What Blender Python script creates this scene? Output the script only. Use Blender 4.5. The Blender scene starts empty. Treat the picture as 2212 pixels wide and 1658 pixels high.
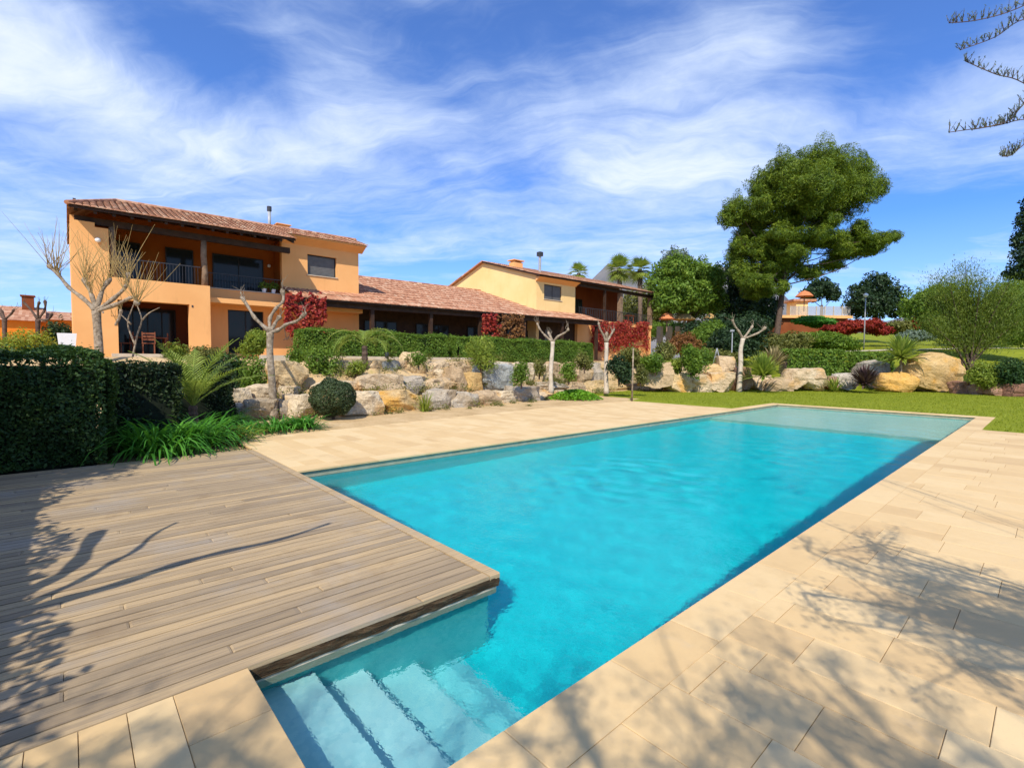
import bpy, math, random
import numpy as np
from mathutils import Vector, Matrix, noise as mnoise
random.seed(7); rng = np.random.default_rng(11)
SC = bpy.context.scene
COL = SC.collection
# ------------------------------------------------------------------ camera
F_PX, CX, CY = 1058.46, 1106.0, 829.0          # calibrated on a 2212 px wide copy
EYE, PITCH, ROLL, HEAD = 1.65, .0456, .0075, .8354
FW = np.array([math.cos(HEAD)*math.cos(PITCH), math.sin(HEAD)*math.cos(PITCH), -math.sin(PITCH)])
_r = np.array([math.sin(HEAD), -math.cos(HEAD), 0.]); _u = np.cross(_r, FW)
RT = _r*math.cos(ROLL)+_u*math.sin(ROLL); UP = _u*math.cos(ROLL)-_r*math.sin(ROLL)
cam = bpy.data.cameras.new('camera'); camo = bpy.data.objects.new('camera', cam); COL.objects.link(camo)
cam.lens = 36*F_PX/2212; cam.sensor_width = 36; cam.clip_start = .05; cam.clip_end = 6000
camo.matrix_world = Matrix(((RT[0], UP[0], -FW[0], 0), (RT[1], UP[1], -FW[1], 0), (RT[2], UP[2], -FW[2], EYE), (0, 0, 0, 1)))
SC.camera = camo
# ------------------------------------------------------------------ light
SUN_EL, SUN_AZ = math.radians(46), math.radians(37)
SUN = Vector((-math.cos(SUN_AZ)*math.cos(SUN_EL), -math.sin(SUN_AZ)*math.cos(SUN_EL), math.sin(SUN_EL)))
ld = bpy.data.lights.new('sun', 'SUN'); ld.energy = 4.7; ld.angle = math.radians(.5); ld.color = (1, .93, .82)
lo = bpy.data.objects.new('sun', ld); COL.objects.link(lo); lo.rotation_euler = SUN.to_track_quat('Z', 'Y').to_euler()
ld.cycles.is_caustics_light = True
SC.view_settings.view_transform = 'Standard'; SC.view_settings.look = 'None'
SC.view_settings.exposure = 0.2; SC.view_settings.gamma = 1
SC.cycles.max_bounces = 10; SC.cycles.transmission_bounces = 6; SC.cycles.sample_clamp_indirect = 6

class G:                                        # tiny node-graph helper
    def __init__(s, nt): s.nt = nt
    def n(s, t, **k):
        x = s.nt.nodes.new(t)
        for a, b in k.items(): setattr(x, a, b)
        return x
    def put(s, sock, v):
        if isinstance(v, bpy.types.NodeSocket): s.nt.links.new(v, sock)
        elif v is not None: sock.default_value = v
    def m(s, op, a, b=None, c=None, clamp=False):
        x = s.n('ShaderNodeMath', operation=op, use_clamp=clamp)
        for i, v in enumerate((a, b, c)): s.put(x.inputs[i], v)
        return x.outputs[0]
    def vm(s, op, a, b=None):
        x = s.n('ShaderNodeVectorMath', operation=op)
        s.put(x.inputs[0], a); s.put(x.inputs[1], b)
        return x.outputs[1] if op in ('DOT_PRODUCT', 'LENGTH', 'DISTANCE') else x.outputs[0]
    def noise(s, vec, scale, detail=4, rough=.55, dist=0):
        x = s.n('ShaderNodeTexNoise'); s.put(x.inputs['Vector'], vec)
        x.inputs['Scale'].default_value = scale; x.inputs['Detail'].default_value = detail
        x.inputs['Roughness'].default_value = rough; x.inputs['Distortion'].default_value = dist
        return x.outputs['Fac']
    def mapr(s, v, a, b, c=0., d=1., smooth=True):
        x = s.n('ShaderNodeMapRange', interpolation_type='SMOOTHSTEP' if smooth else 'LINEAR')
        for i, q in enumerate((v, a, b, c, d)): s.put(x.inputs[i], q)
        return x.outputs[0]
    def mix(s, f, a, b, blend='MIX'):
        x = s.n('ShaderNodeMix', data_type='RGBA', blend_type=blend)
        s.put(x.inputs[0], f); s.put(x.inputs[6], a if not isinstance(a, tuple) else (*a[:3], 1)); s.put(x.inputs[7], b if not isinstance(b, tuple) else (*b[:3], 1))
        return x.outputs[2]
    def ramp(s, f, stops):
        x = s.n('ShaderNodeValToRGB'); s.put(x.inputs[0], f)
        e = x.color_ramp.elements
        while len(e) < len(stops): e.new(.5)
        for i, (p, c) in enumerate(stops): e[i].position = p; e[i].color = (*c, 1)
        return x.outputs[0]

world = bpy.data.worlds.new('World'); SC.world = world; world.use_nodes = True
g = G(world.node_tree); bg = world.node_tree.nodes['Background']
sky = g.n('ShaderNodeTexSky', sky_type='NISHITA', sun_disc=False)
sky.sun_elevation = SUN_EL; sky.sun_rotation = math.radians(233); sky.altitude = 100; sky.air_density = 1.0; sky.dust_density = .3; sky.ozone_density = 3.0
tc = g.n('ShaderNodeTexCoord').outputs['Generated']
dz = g.m('MAXIMUM', g.vm('DOT_PRODUCT', tc, (0, 0, 1)), 0.0)
den = g.m('ADD', dz, .13)
ca = g.m('DIVIDE', g.vm('DOT_PRODUCT', tc, (math.sin(HEAD), -math.cos(HEAD), 0)), den)
cb = g.m('DIVIDE', g.vm('DOT_PRODUCT', tc, (math.cos(HEAD), math.sin(HEAD), 0)), den)
def comb(x, y, z=0.):
    c = g.n('ShaderNodeCombineXYZ'); g.put(c.inputs[0], x); g.put(c.inputs[1], y); g.put(c.inputs[2], z); return c.outputs[0]
cp = comb(ca, cb)
st_al = g.vm('DOT_PRODUCT', cp, (.976, -.216, 0)); st_ac = g.vm('DOT_PRODUCT', cp, (.216, .976, 0))
wn = g.noise(cp, .8, 4, .55)
w2 = g.m('MULTIPLY', g.m('SUBTRACT', wn, .5), 1.7)
streak = g.noise(comb(g.m('MULTIPLY', st_al, .5), g.m('ADD', g.m('MULTIPLY', st_ac, 1.5), w2), 1.7), 1.5, 8, .60, .35)
fine = g.noise(comb(g.m('MULTIPLY', st_al, 1.0), g.m('ADD', g.m('MULTIPLY', st_ac, 3.4), g.m('MULTIPLY', w2, 2.2)), 4.2), 2.4, 8, .64, .45)
puff = g.noise(comb(ca, cb, 9.1), 1.5, 8, .60, .45)
dens = g.m('ADD', g.m('MULTIPLY', streak, .46), g.m('ADD', g.m('MULTIPLY', fine, .24), g.m('MULTIPLY', puff, .48)))
def lobe(px, py, w, amp):
    a = (px-1106)/1058; z = (781-py)/1058; nrm = math.sqrt(1+a*a+z*z); d = z/nrm+.13
    dist = g.vm('DISTANCE', cp, (a/nrm/d, 1/nrm/d, 0))
    return g.m('MULTIPLY', g.mapr(dist, 0., w*1.15, 1., 0.), amp*.62)
for L in ((100, 120, .75, .17), (330, 330, .35, .10), (430, 90, .36, -.30), (480, 200, .34, -.20), (1000, 500, .75, .10), (1350, 460, .8, .15), (1700, 260, .5, .14), (1500, 170, .4, .08), (2100, 240, .4, .13),
          (2000, 70, .4, -.34), (1130, 380, .30, -.16), (1950, 470, .7, -.26), (2050, 560, 1.2, -.06), (820, 250, .3, .08), (930, 130, .35, -.10), (1250, 60, .3, -.06), (100, 330, .35, -.03), (560, 420, .5, .06), (230, 440, .7, .12), (60, 560, 1.2, .14), (640, 330, .4, .06), (1300, 330, .5, .10)):
    dens = g.m('ADD', dens, lobe(*L))
cloud = g.mapr(dens, .43, .86)
cloud = g.m('ADD', g.m('MULTIPLY', cloud, .80), .05)
hor = g.mapr(dz, .0, .30, .45, 0.)
cloud = g.m('MAXIMUM', cloud, hor)
blue = g.mix(1.0, sky.outputs[0], (.52, 1.04, 1.84), 'MULTIPLY')
ccol = g.mix(g.mapr(dens, .62, .95), (7.2, 8.5, 10.6), (9.7, 10.1, 10.9))
g.put(bg.inputs[0], g.mix(cloud, blue, ccol)); bg.inputs[1].default_value = .1

# ------------------------------------------------------------------ geometry helpers
def ray(x, y): return FW+RT*(x-CX)/F_PX+UP*(CY-y)/F_PX
O3 = np.array([0, 0, EYE])
def at(x, y, Y=None, X=None, D=None, z=None):   # a point of the place seen at (x, y), at a known distance
    d = ray(x, y)
    t = Y/d[1] if Y is not None else X/d[0] if X is not None else D if D is not None else (z-EYE)/d[2]
    return O3+t*d
def pxm(D): return D/F_PX
def ss(a, b, v):
    t = np.clip((v-a)/(b-a), 0, 1); return t*t*(3-2*t)

def make_mesh(name, V, Fc, mat, smooth=False, tint=None):
    me = bpy.data.meshes.new(name)
    V = np.asarray(V, dtype=np.float32)
    if isinstance(Fc, np.ndarray):
        n, k = Fc.shape
        me.vertices.add(len(V)); me.vertices.foreach_set('co', V.ravel())
        me.loops.add(n*k); me.loops.foreach_set('vertex_index', Fc.astype(np.int32).ravel())
        me.polygons.add(n); me.polygons.foreach_set('loop_start', np.arange(0, n*k, k, dtype=np.int32))
        me.update(calc_edges=True)
    else:
        me.from_pydata([tuple(map(float, v)) for v in V], [], [tuple(map(int, f)) for f in Fc])
    if mat: me.materials.append(mat)
    if smooth: me.polygons.foreach_set('use_smooth', np.ones(len(me.polygons), dtype=bool))
    if tint is not None:
        a = me.attributes.new('tint', 'FLOAT', 'POINT'); a.data.foreach_set('value', np.asarray(tint, dtype=np.float32))
    me.update()
    return me
ROOT = {}
def obj(name, V, Fc, mat, parent=None, smooth=False, tint=None, label=None, cat=None, group=None, kind=None, base=None):
    V = np.asarray(V, dtype=np.float64)
    off = ROOT[parent.name] if parent else (np.asarray(base, float) if base is not None else np.zeros(3))
    o = bpy.data.objects.new(name, make_mesh(name, V-off, Fc, mat, smooth, tint)); COL.objects.link(o)
    if parent: o.parent = parent
    else: o.location = off
    ROOT[o.name] = off
    tag(o, label, cat, group, kind); return o
def tag(o, label=None, cat=None, group=None, kind=None):
    for k, v in (('label', label), ('category', cat), ('group', group), ('kind', kind)):
        if v: o[k] = v
def thing(name, base, label, cat, group=None):
    o = bpy.data.objects.new(name, None); COL.objects.link(o); o.location = tuple(base); o.empty_display_size = .2
    ROOT[o.name] = np.asarray(base, float); tag(o, label, cat, group); return o
BOXF = [(0, 1, 3, 2), (4, 6, 7, 5), (0, 4, 5, 1), (2, 3, 7, 6), (0, 2, 6, 4), (1, 5, 7, 3)]
def box(x0, x1, y0, y1, z0, z1):
    return [(x, y, z) for x in (x0, x1) for y in (y0, y1) for z in (z0, z1)], list(BOXF)
def join(*parts):
    V, Fc = [], []
    for v, f in parts:
        k = len(V); V += [tuple(q) for q in v]; Fc += [tuple(i+k for i in q) for q in f]
    return V, Fc
def tube(path, rad, n=7, cap=True):
    P = [np.asarray(p, float) for p in path]; V, Fc = [], []
    if np.isscalar(rad): rad = [rad]*len(P)
    ref = np.array([.31, .52, .79])
    for i, p in enumerate(P):
        t = P[min(i+1, len(P)-1)]-P[max(i-1, 0)]; t = t/(np.linalg.norm(t)+1e-9)
        a = np.cross(t, ref); a /= np.linalg.norm(a)+1e-9; b = np.cross(t, a)
        for j in range(n):
            w = 2*math.pi*j/n; V.append(p+rad[i]*(math.cos(w)*a+math.sin(w)*b))
    for i in range(len(P)-1):
        for j in range(n): Fc.append((i*n+j, i*n+(j+1) % n, (i+1)*n+(j+1) % n, (i+1)*n+j))
    if cap: Fc.append(tuple(range(n-1, -1, -1))); Fc.append(tuple((len(P)-1)*n+j for j in range(n)))
    return V, Fc
def smooth_path(P, k=4):
    P = [np.asarray(p, float) for p in P]; out = []
    for i in range(len(P)-1):
        p0, p1, p2, p3 = P[max(i-1, 0)], P[i], P[i+1], P[min(i+2, len(P)-1)]
        for s in range(k):
            t = s/k; out.append(.5*((2*p1)+(-p0+p2)*t+(2*p0-5*p1+4*p2-p3)*t*t+(-p0+3*p1-3*p2+p3)*t**3))
    out.append(P[-1]); return out
def prism(poly, axis, a, b):                     # polygon in the two other axes, extruded along axis
    n = len(poly); V = []
    for c in (a, b):
        for q in poly:
            V.append((c, q[0], q[1]) if axis == 'x' else (q[0], c, q[1]) if axis == 'y' else (q[0], q[1], c))
    Fc = [tuple(range(n-1, -1, -1)), tuple(range(n, 2*n))]+[(i, (i+1) % n, n+(i+1) % n, n+i) for i in range(n)]
    return V, Fc

# leaves: N rhombs at points P, roughly facing directions Nn
def leaves(P, Nn, size, aspect=.5, spread=.8, along=None, fold=.12):
    N = len(P); size = np.broadcast_to(np.asarray(size, float), (N,))*rng.uniform(.65, 1.3, N)
    nr = Nn+rng.normal(0, spread, (N, 3)); nr /= np.linalg.norm(nr, axis=1, keepdims=True)+1e-9
    t = rng.normal(0, 1, (N, 3)) if along is None else along+rng.normal(0, .35, (N, 3))
    t -= (t*nr).sum(1, keepdims=True)*nr; t /= np.linalg.norm(t, axis=1, keepdims=True)+1e-9
    b = np.cross(nr, t); s = size[:, None]
    V = np.empty((N, 4, 3)); V[:, 0] = P-t*s*.5; V[:, 1] = P+b*s*aspect*.5+nr*s*fold; V[:, 2] = P+t*s*.5; V[:, 3] = P-b*s*aspect*.5+nr*s*fold
    return V.reshape(-1, 3), np.arange(N*4).reshape(-1, 4), np.repeat(rng.random(N), 4)
def cat_leaves(L):
    V, Fc, T, k = [], [], [], 0
    for v, f, t in L: V.append(v); Fc.append(f+k); T.append(t); k += len(v)
    return np.concatenate(V), np.concatenate(Fc), np.concatenate(T)
def blob_points(c, r, n, lump=.25, fill=.35, seed=0, low=-1.0):
    d = rng.normal(0, 1, (n*2, 3)); d /= np.linalg.norm(d, axis=1, keepdims=True); d = d[d[:, 2] > low][:n]; n = len(d)
    ph = rng.uniform(0, 6.28, 6)
    lum = 1+lump*(np.sin(d[:, 0]*5+ph[0])*np.sin(d[:, 1]*5+ph[1])+np.sin(d[:, 2]*6+ph[2])*np.sin(d[:, 0]*7+ph[3])*.7)
    rad = lum*(1-fill*rng.random(n)**1.6)
    return np.asarray(c)+d*rad[:, None]*np.asarray(r), d/np.asarray(r)*min(r)
def crown(blobs, dens, size, aspect=.5, lump=.25, fill=.4, spread=.8, low=-1.0, upbias=0.):
    out = []
    for c, r in blobs:
        r = np.asarray(r, float); area = 4*math.pi*(((r[0]*r[1])**1.6+(r[0]*r[2])**1.6+(r[1]*r[2])**1.6)/3)**(1/1.6)
        P, Nn = blob_points(c, r, max(60, int(area*dens)), lump, fill, low=low)
        Nn = Nn/(np.linalg.norm(Nn, axis=1, keepdims=True)+1e-9); Nn[:, 2] += upbias
        out.append(leaves(P, Nn, size, aspect, spread))
    return cat_leaves(out)

# ------------------------------------------------------------------ materials
MATS = {}
def mat(name):
    m = bpy.data.materials.new(name); m.use_nodes = True; gg = G(m.node_tree); b = m.node_tree.nodes['Principled BSDF']
    b.inputs['Roughness'].default_value = .8; b.inputs['Specular IOR Level'].default_value = .3
    MATS[name] = m; return m, gg, b
def bump(gg, b, h, strength, dist=.02):
    x = gg.n('ShaderNodeBump'); x.inputs['Strength'].default_value = strength; x.inputs['Distance'].default_value = dist
    gg.put(x.inputs['Height'], h); gg.put(b.inputs['Normal'], x.outputs[0])
def pos(gg): return gg.n('ShaderNodeNewGeometry').outputs['Position']
def scaled(gg, v, s): return gg.vm('MULTIPLY', v, s)
def leaf_mat(name, c0, c1, c2, trans=.25, rough=.55, patch=.0):
    m, gg, b = mat(name); nt = m.node_tree
    t = gg.n('ShaderNodeAttribute', attribute_name='tint').outputs['Fac']
    big = gg.noise(pos(gg), 1.3, 2)
    f = gg.m('ADD', gg.m('MULTIPLY', t, .6), gg.m('MULTIPLY', gg.mapr(big, .3, .7), .4))
    c = gg.ramp(f, ((0, c0), (.5, c1), (1, c2)))
    gg.put(b.inputs['Base Color'], c); b.inputs['Roughness'].default_value = rough; b.inputs['Specular IOR Level'].default_value = .25
    tr = gg.n('ShaderNodeBsdfTranslucent'); gg.put(tr.inputs[0], gg.mix(.5, c, (c2[0]*1.3, c2[1]*1.3, c2[2]*.6)))
    mx = gg.n('ShaderNodeMixShader'); mx.inputs[0].default_value = trans
    nt.links.new(b.outputs[0], mx.inputs[1]); nt.links.new(tr.outputs[0], mx.inputs[2])
    nt.links.new(mx.outputs[0], nt.nodes['Material Output'].inputs[0]); return m
def mottled(name, c0, c1, scale, c2=None, rough=.85, bstr=.3, bscale=None, bdist=.02, spec=.2, detail=5):
    m, gg, b = mat(name); p = pos(gg)
    n1 = gg.noise(p, scale, detail, .6)
    c = gg.ramp(n1, ((.3, c0), (.7, c1))) if c2 is None else gg.ramp(n1, ((.28, c0), (.5, c1), (.72, c2)))
    gg.put(b.inputs['Base Color'], c); b.inputs['Roughness'].default_value = rough; b.inputs['Specular IOR Level'].default_value = spec
    if bstr: bump(gg, b, gg.noise(p, bscale or scale*4, 6, .65), bstr, bdist)
    return m

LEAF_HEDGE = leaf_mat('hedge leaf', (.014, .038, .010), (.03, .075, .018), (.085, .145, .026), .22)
LEAF_HEDGE_SHADE = leaf_mat('shaded hedge leaf', (.006, .016, .008), (.012, .03, .010), (.05, .08, .02), .12)  # darker copy of the hedge leaf, painting shade on the set-back hedge
LEAF_GREEN = leaf_mat('green leaf', (.06, .12, .014), (.125, .22, .024), (.23, .32, .04), .32)
LEAF_YEL = leaf_mat('yellow green leaf', (.11, .17, .02), (.20, .27, .03), (.33, .37, .05), .3)
LEAF_OLIVE = leaf_mat('olive leaf', (.08, .095, .02), (.15, .16, .035), (.25, .24, .06), .25)
LEAF_DARK = leaf_mat('dark leaf', (.012, .030, .014), (.024, .052, .018), (.055, .095, .028), .18)
LEAF_PINE = leaf_mat('pine needles', (.04, .08, .006), (.10, .16, .011), (.25, .31, .022), .24)
LEAF_BOX = leaf_mat('clipped bush leaf', (.03, .05, .022), (.055, .085, .032), (.10, .13, .045), .15)
LEAF_STRAP = leaf_mat('strap leaf', (.03, .14, .012), (.07, .25, .025), (.14, .36, .05), .35, .45)
LEAF_WATTLE = leaf_mat('wattle leaf', (.05, .09, .012), (.115, .165, .018), (.21, .25, .03), .28)
LEAF_LIME = leaf_mat('lime leaf', (.08, .22, .012), (.15, .34, .02), (.26, .44, .04), .35, .45)
LEAF_RED = leaf_mat('red creeper leaf', (.16, .012, .014), (.32, .03, .022), (.42, .085, .03), .25)
LEAF_RUST = leaf_mat('rust creeper leaf', (.10, .045, .012), (.20, .08, .025), (.28, .15, .04), .25)
LEAF_GREY = leaf_mat('grey green leaf', (.10, .15, .11), (.17, .23, .17), (.26, .32, .24), .2)
LEAF_DRY = leaf_mat('dry straw leaf', (.20, .15, .07), (.32, .25, .11), (.45, .38, .18), .2)
LEAF_BRONZE = leaf_mat('bronze flax leaf', (.05, .028, .028), (.10, .055, .05), (.18, .12, .09), .15)
LEAF_PALM = leaf_mat('palm frond', (.13, .20, .03), (.24, .32, .05), (.38, .43, .09), .32, .45)
GRASS = leaf_mat('lawn blade', (.14, .18, .010), (.22, .265, .016), (.31, .335, .03), .3)
BARK_PALE = mottled('pale plane bark', (.13, .095, .06), (.32, .25, .17), 9, c2=(.50, .41, .30), bstr=1.0, bscale=26, bdist=.05)
BARK_TWIG = mottled('yellow brown shoots', (.30, .20, .07), (.46, .33, .13), 6, bstr=0)
BARK_LIME = mottled('limewashed bark', (.42, .34, .24), (.62, .53, .41), 5, bstr=.4, bscale=20)
BARK_DARK = mottled('dark bark', (.06, .04, .03), (.15, .10, .07), 8, bstr=.6, bscale=26, bdist=.03)
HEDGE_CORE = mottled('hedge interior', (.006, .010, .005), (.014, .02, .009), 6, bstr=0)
BARK_PINE = mottled('pine bark', (.10, .065, .045), (.24, .17, .12), 6, bstr=.6, bscale=18, bdist=.04)

def stucco(name, c0, c1):
    m, gg, b = mat(name); p = pos(gg)
    n = gg.noise(p, .6, 4, .6); n2 = gg.noise(scaled(gg, p, (2.5, 2.5, .35)), 1.2, 4, .6)
    c = gg.mix(gg.mapr(n, .3, .7), c0, c1)
    c = gg.mix(gg.mapr(n2, .55, .85, 0, .45), c, tuple(q*.74 for q in c0))
    gg.put(b.inputs['Base Color'], c); b.inputs['Roughness'].default_value = .92; b.inputs['Specular IOR Level'].default_value = .1
    bump(gg, b, gg.noise(p, 40, 3, .6), .25, .01); return m
ST_ORANGE = stucco('orange stucco', (.80, .40, .145), (.86, .45, .17))
ST_YELLOW = stucco('yellow stucco', (.85, .57, .23), (.89, .63, .28))
ST_SHADE = stucco('shaded orange stucco', (.30, .075, .011), (.36, .10, .016))  # darker copy of the orange stucco, balcony shade put into the colour
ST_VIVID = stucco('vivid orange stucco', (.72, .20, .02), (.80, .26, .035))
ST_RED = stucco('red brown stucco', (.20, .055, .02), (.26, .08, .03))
WOOD_AND_SHADE = mottled('dark wood and porch shade', (.030, .016, .010), (.065, .035, .02), 3, bstr=.2, bscale=30, rough=.6)
WOOD_LOG = mottled('log column', (.16, .10, .06), (.32, .22, .14), 4, bstr=.5, bscale=14)
WOOD_RED = mottled('reddish furniture wood', (.16, .05, .025), (.28, .10, .05), 4, bstr=.1)
PALE_STONE = mottled('pale kerb stone', (.48, .40, .28), (.62, .53, .40), 3, bstr=.3, bscale=20)
TERRA = mottled('terracotta floor', (.14, .06, .035), (.22, .10, .06), 3)
WHITE_PAINT = mottled('white paint', (.74, .73, .70), (.80, .79, .77), 3, bstr=.05)
METAL_GREY = mottled('grey metal', (.28, .29, .30), (.40, .41, .42), 6, rough=.4, spec=.5, bstr=0)
METAL_DARK = mottled('dark metal', (.03, .03, .032), (.05, .05, .055), 6, rough=.45, spec=.4, bstr=0)
SHUTTER = mottled('grey shutter', (.13, .125, .12), (.17, .165, .155), 4, rough=.5, bstr=0)
FRAME_DK = mottled('dark window frame', (.02, .018, .016), (.035, .03, .028), 5, rough=.4, bstr=0)
m, gg, b = mat('window glass'); b.inputs['Base Color'].default_value = (.02, .025, .028, 1); b.inputs['Roughness'].default_value = .08; b.inputs['Specular IOR Level'].default_value = .22; GLASS = m
m, gg, b = mat('railing glass'); b.inputs['Base Color'].default_value = (.45, .40, .34, 1); b.inputs['Roughness'].default_value = .15; b.inputs['Alpha'].default_value = .45; RAILGLASS = m
m, gg, b = mat('lamp globe'); b.inputs['Base Color'].default_value = (.85, .82, .75, 1); b.inputs['Roughness'].default_value = .25; GLOBE = m

m, gg, b = mat('roof tile'); p = pos(gg)                           # fired clay, each tile row its own tone
oi = gg.n('ShaderNodeObjectInfo').outputs['Random']
cell = gg.n('ShaderNodeTexWhiteNoise', noise_dimensions='3D')
sn = gg.n('ShaderNodeVectorMath', operation='SNAP'); gg.put(sn.inputs[0], p); sn.inputs[1].default_value = (.23, .34, 50); gg.put(cell.inputs['Vector'], sn.outputs[0])
gg.put(b.inputs['Base Color'], gg.mix(gg.mapr(gg.noise(p, 9, 5, .6), .45, .75, 0, .55), gg.ramp(cell.outputs[0], ((0, (.30, .125, .065)), (.45, (.42, .19, .10)), (.8, (.50, .26, .15)), (1, (.56, .36, .23)))), (.30, .20, .13)))
b.inputs['Roughness'].default_value = .9; bump(gg, b, gg.noise(p, 30, 4), .3, .01); TILE = m

m, gg, b = mat('weathered deck board'); p = pos(gg)
oi = gg.n('ShaderNodeObjectInfo').outputs['Random']
shift = gg.n('ShaderNodeCombineXYZ'); gg.put(shift.inputs[0], gg.m('MULTIPLY', oi, 37.)); gg.put(shift.inputs[2], gg.m('MULTIPLY', oi, 11.))
q = gg.vm('ADD', p, shift.outputs[0])
grain = gg.noise(scaled(gg, q, (1.2, 40, 40)), 1.6, 6, .65, .3); patch = gg.noise(scaled(gg, q, (.7, 2.2, 2)), 1.3, 4, .6)
warm = gg.noise(p, .55, 3, .6)
f = gg.m('ADD', gg.m('MULTIPLY', oi, .38), gg.m('ADD', gg.m('MULTIPLY', patch, .42), gg.m('MULTIPLY', warm, .28)))
c = gg.ramp(f, ((.22, (.25, .185, .112)), (.42, (.36, .265, .155)), (.6, (.45, .325, .178)), (.85, (.54, .38, .19))))
c = gg.mix(gg.mapr(grain, .42, .68, 0, .5), c, (.13, .105, .085)); stn = gg.noise(p, 2.1, 5, .65, .5); c = gg.mix(gg.mapr(stn, .52, .72, 0, .45), c, (.22, .145, .075)); c = gg.mix(gg.mapr(gg.noise(p, 1.1, 4, .6), .5, .7, 0, .5), c, (.34, .30, .25))
gg.put(b.inputs['Base Color'], c); b.inputs['Roughness'].default_value = .75; bump(gg, b, grain, .35, .006); DECK = m
m, gg, b = mat('rotted beam'); p = pos(gg)
n = gg.noise(scaled(gg, p, (2.2, 6, 14)), 2, 6, .7, .6)
gg.put(b.inputs['Base Color'], gg.ramp(n, ((.3, (.018, .010, .004)), (.5, (.06, .032, .011)), (.64, (.15, .10, .05)), (.8, (.38, .31, .22))))); bump(gg, b, n, .9, .03); ROT = m

m, gg, b = mat('cream limestone slab'); p = pos(gg)
oi = gg.n('ShaderNodeObjectInfo').outputs['Random']
at_ = gg.n('ShaderNodeAttribute', attribute_name='tint').outputs['Fac']
n1 = gg.noise(p, .9, 5, .6); n2 = gg.noise(p, 6, 6, .65); n3 = gg.noise(p, 60, 3, .6)
f = gg.m('ADD', gg.m('MULTIPLY', gg.m('ADD', oi, at_), .40), gg.m('ADD', gg.m('MULTIPLY', n1, .38), gg.m('MULTIPLY', n2, .26)))
c = gg.ramp(f, ((.2, (.52, .35, .17)), (.5, (.635, .44, .21)), (.85, (.70, .52, .275))))
c = gg.mix(gg.mapr(gg.noise(p, 1.7, 5, .65), .5, .75, 0, .5), c, (.50, .34, .165))
c = gg.mix(gg.mapr(n3, .55, .8, 0, .25), c, (.42, .33, .23)); c = gg.mix(gg.mapr(gg.noise(p, 4.5, 6, .7, .8), .55, .8, 0, .3), c, (.50, .40, .27))
gg.put(b.inputs['Base Color'], c); b.inputs['Roughness'].default_value = .78; b.inputs['Specular IOR Level'].default_value = .25
bump(gg, b, gg.m('ADD', n2, gg.m('MULTIPLY', n3, .3)), .25, .006); SLAB = m
JOINT = mottled('joint mortar', (.24, .18, .12), (.36, .28, .19), 12, bstr=.3)

def mosaic(name, c0, c1, c2):
    m, gg, b = mat(name); p = pos(gg)
    sn = gg.n('ShaderNodeVectorMath', operation='SNAP'); gg.put(sn.inputs[0], gg.vm('ADD', p, (.003, .003, .003))); sn.inputs[1].default_value = (.025, .025, .025)
    wn_ = gg.n('ShaderNodeTexWhiteNoise', noise_dimensions='3D'); gg.put(wn_.inputs['Vector'], sn.outputs[0])
    big = gg.noise(p, .8, 4, .6)
    f = gg.m('ADD', gg.m('MULTIPLY', wn_.outputs[0], .55), gg.m('MULTIPLY', big, .45))
    gg.put(b.inputs['Base Color'], gg.ramp(f, ((.2, c0), (.5, c1), (.8, c2)))); b.inputs['Roughness'].default_value = .35; return m
MOS_DEEP = mosaic('water tinted mosaic', (.002, .50, .55), (.003, .62, .655), (.012, .72, .74))  # pool tile colours carry the water's tint, stronger with depth
MOS_PALE = mosaic('pale water tinted mosaic', (.44, .70, .71), (.50, .74, .74), (.56, .78, .76))
MOS_MID = mosaic('water tinted step mosaic', (.30, .64, .67), (.36, .69, .70), (.42, .73, .72)); MOS_MID2 = mosaic('deep water tinted step mosaic', (.16, .60, .64), (.21, .65, .68), (.27, .70, .71))  # lower treads coloured bluer for the light lost in deeper water
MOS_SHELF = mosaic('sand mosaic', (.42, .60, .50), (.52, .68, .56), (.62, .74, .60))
MOS_WALL = mosaic('water tinted wall mosaic', (.06, .54, .54), (.09, .59, .59), (.14, .64, .62))
m, gg, b = mat('pool water'); nt = m.node_tree; p = pos(gg); nt.nodes.remove(b)      # clear water, reflections cut as by a polarising filter
rf_ = gg.n('ShaderNodeBsdfRefraction'); rf_.inputs['IOR'].default_value = 1.33; rf_.inputs['Roughness'].default_value = 0; rf_.inputs['Color'].default_value = (.84, .99, 1, 1)
gl_ = gg.n('ShaderNodeBsdfGlossy'); gl_.inputs['Roughness'].default_value = .01
bp = gg.n('ShaderNodeBump'); bp.inputs['Strength'].default_value = .17; bp.inputs['Distance'].default_value = .02
gg.put(bp.inputs['Height'], gg.m('ADD', gg.noise(scaled(gg, p, (1, 1.5, 1)), 7, 3, .6), gg.m('MULTIPLY', gg.noise(scaled(gg, p, (1.2, 1, 1)), 16, 3, .6), 1.5)))
fr_ = gg.n('ShaderNodeFresnel'); fr_.inputs['IOR'].default_value = 1.33
for q in (rf_, gl_, fr_): nt.links.new(bp.outputs[0], q.inputs['Normal'])
mx = gg.n('ShaderNodeMixShader'); gg.put(mx.inputs[0], gg.m('MULTIPLY', fr_.outputs[0], .6)); nt.links.new(rf_.outputs[0], mx.inputs[1]); nt.links.new(gl_.outputs[0], mx.inputs[2])
nt.links.new(mx.outputs[0], nt.nodes['Material Output'].inputs[0]); WATER = m

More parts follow.
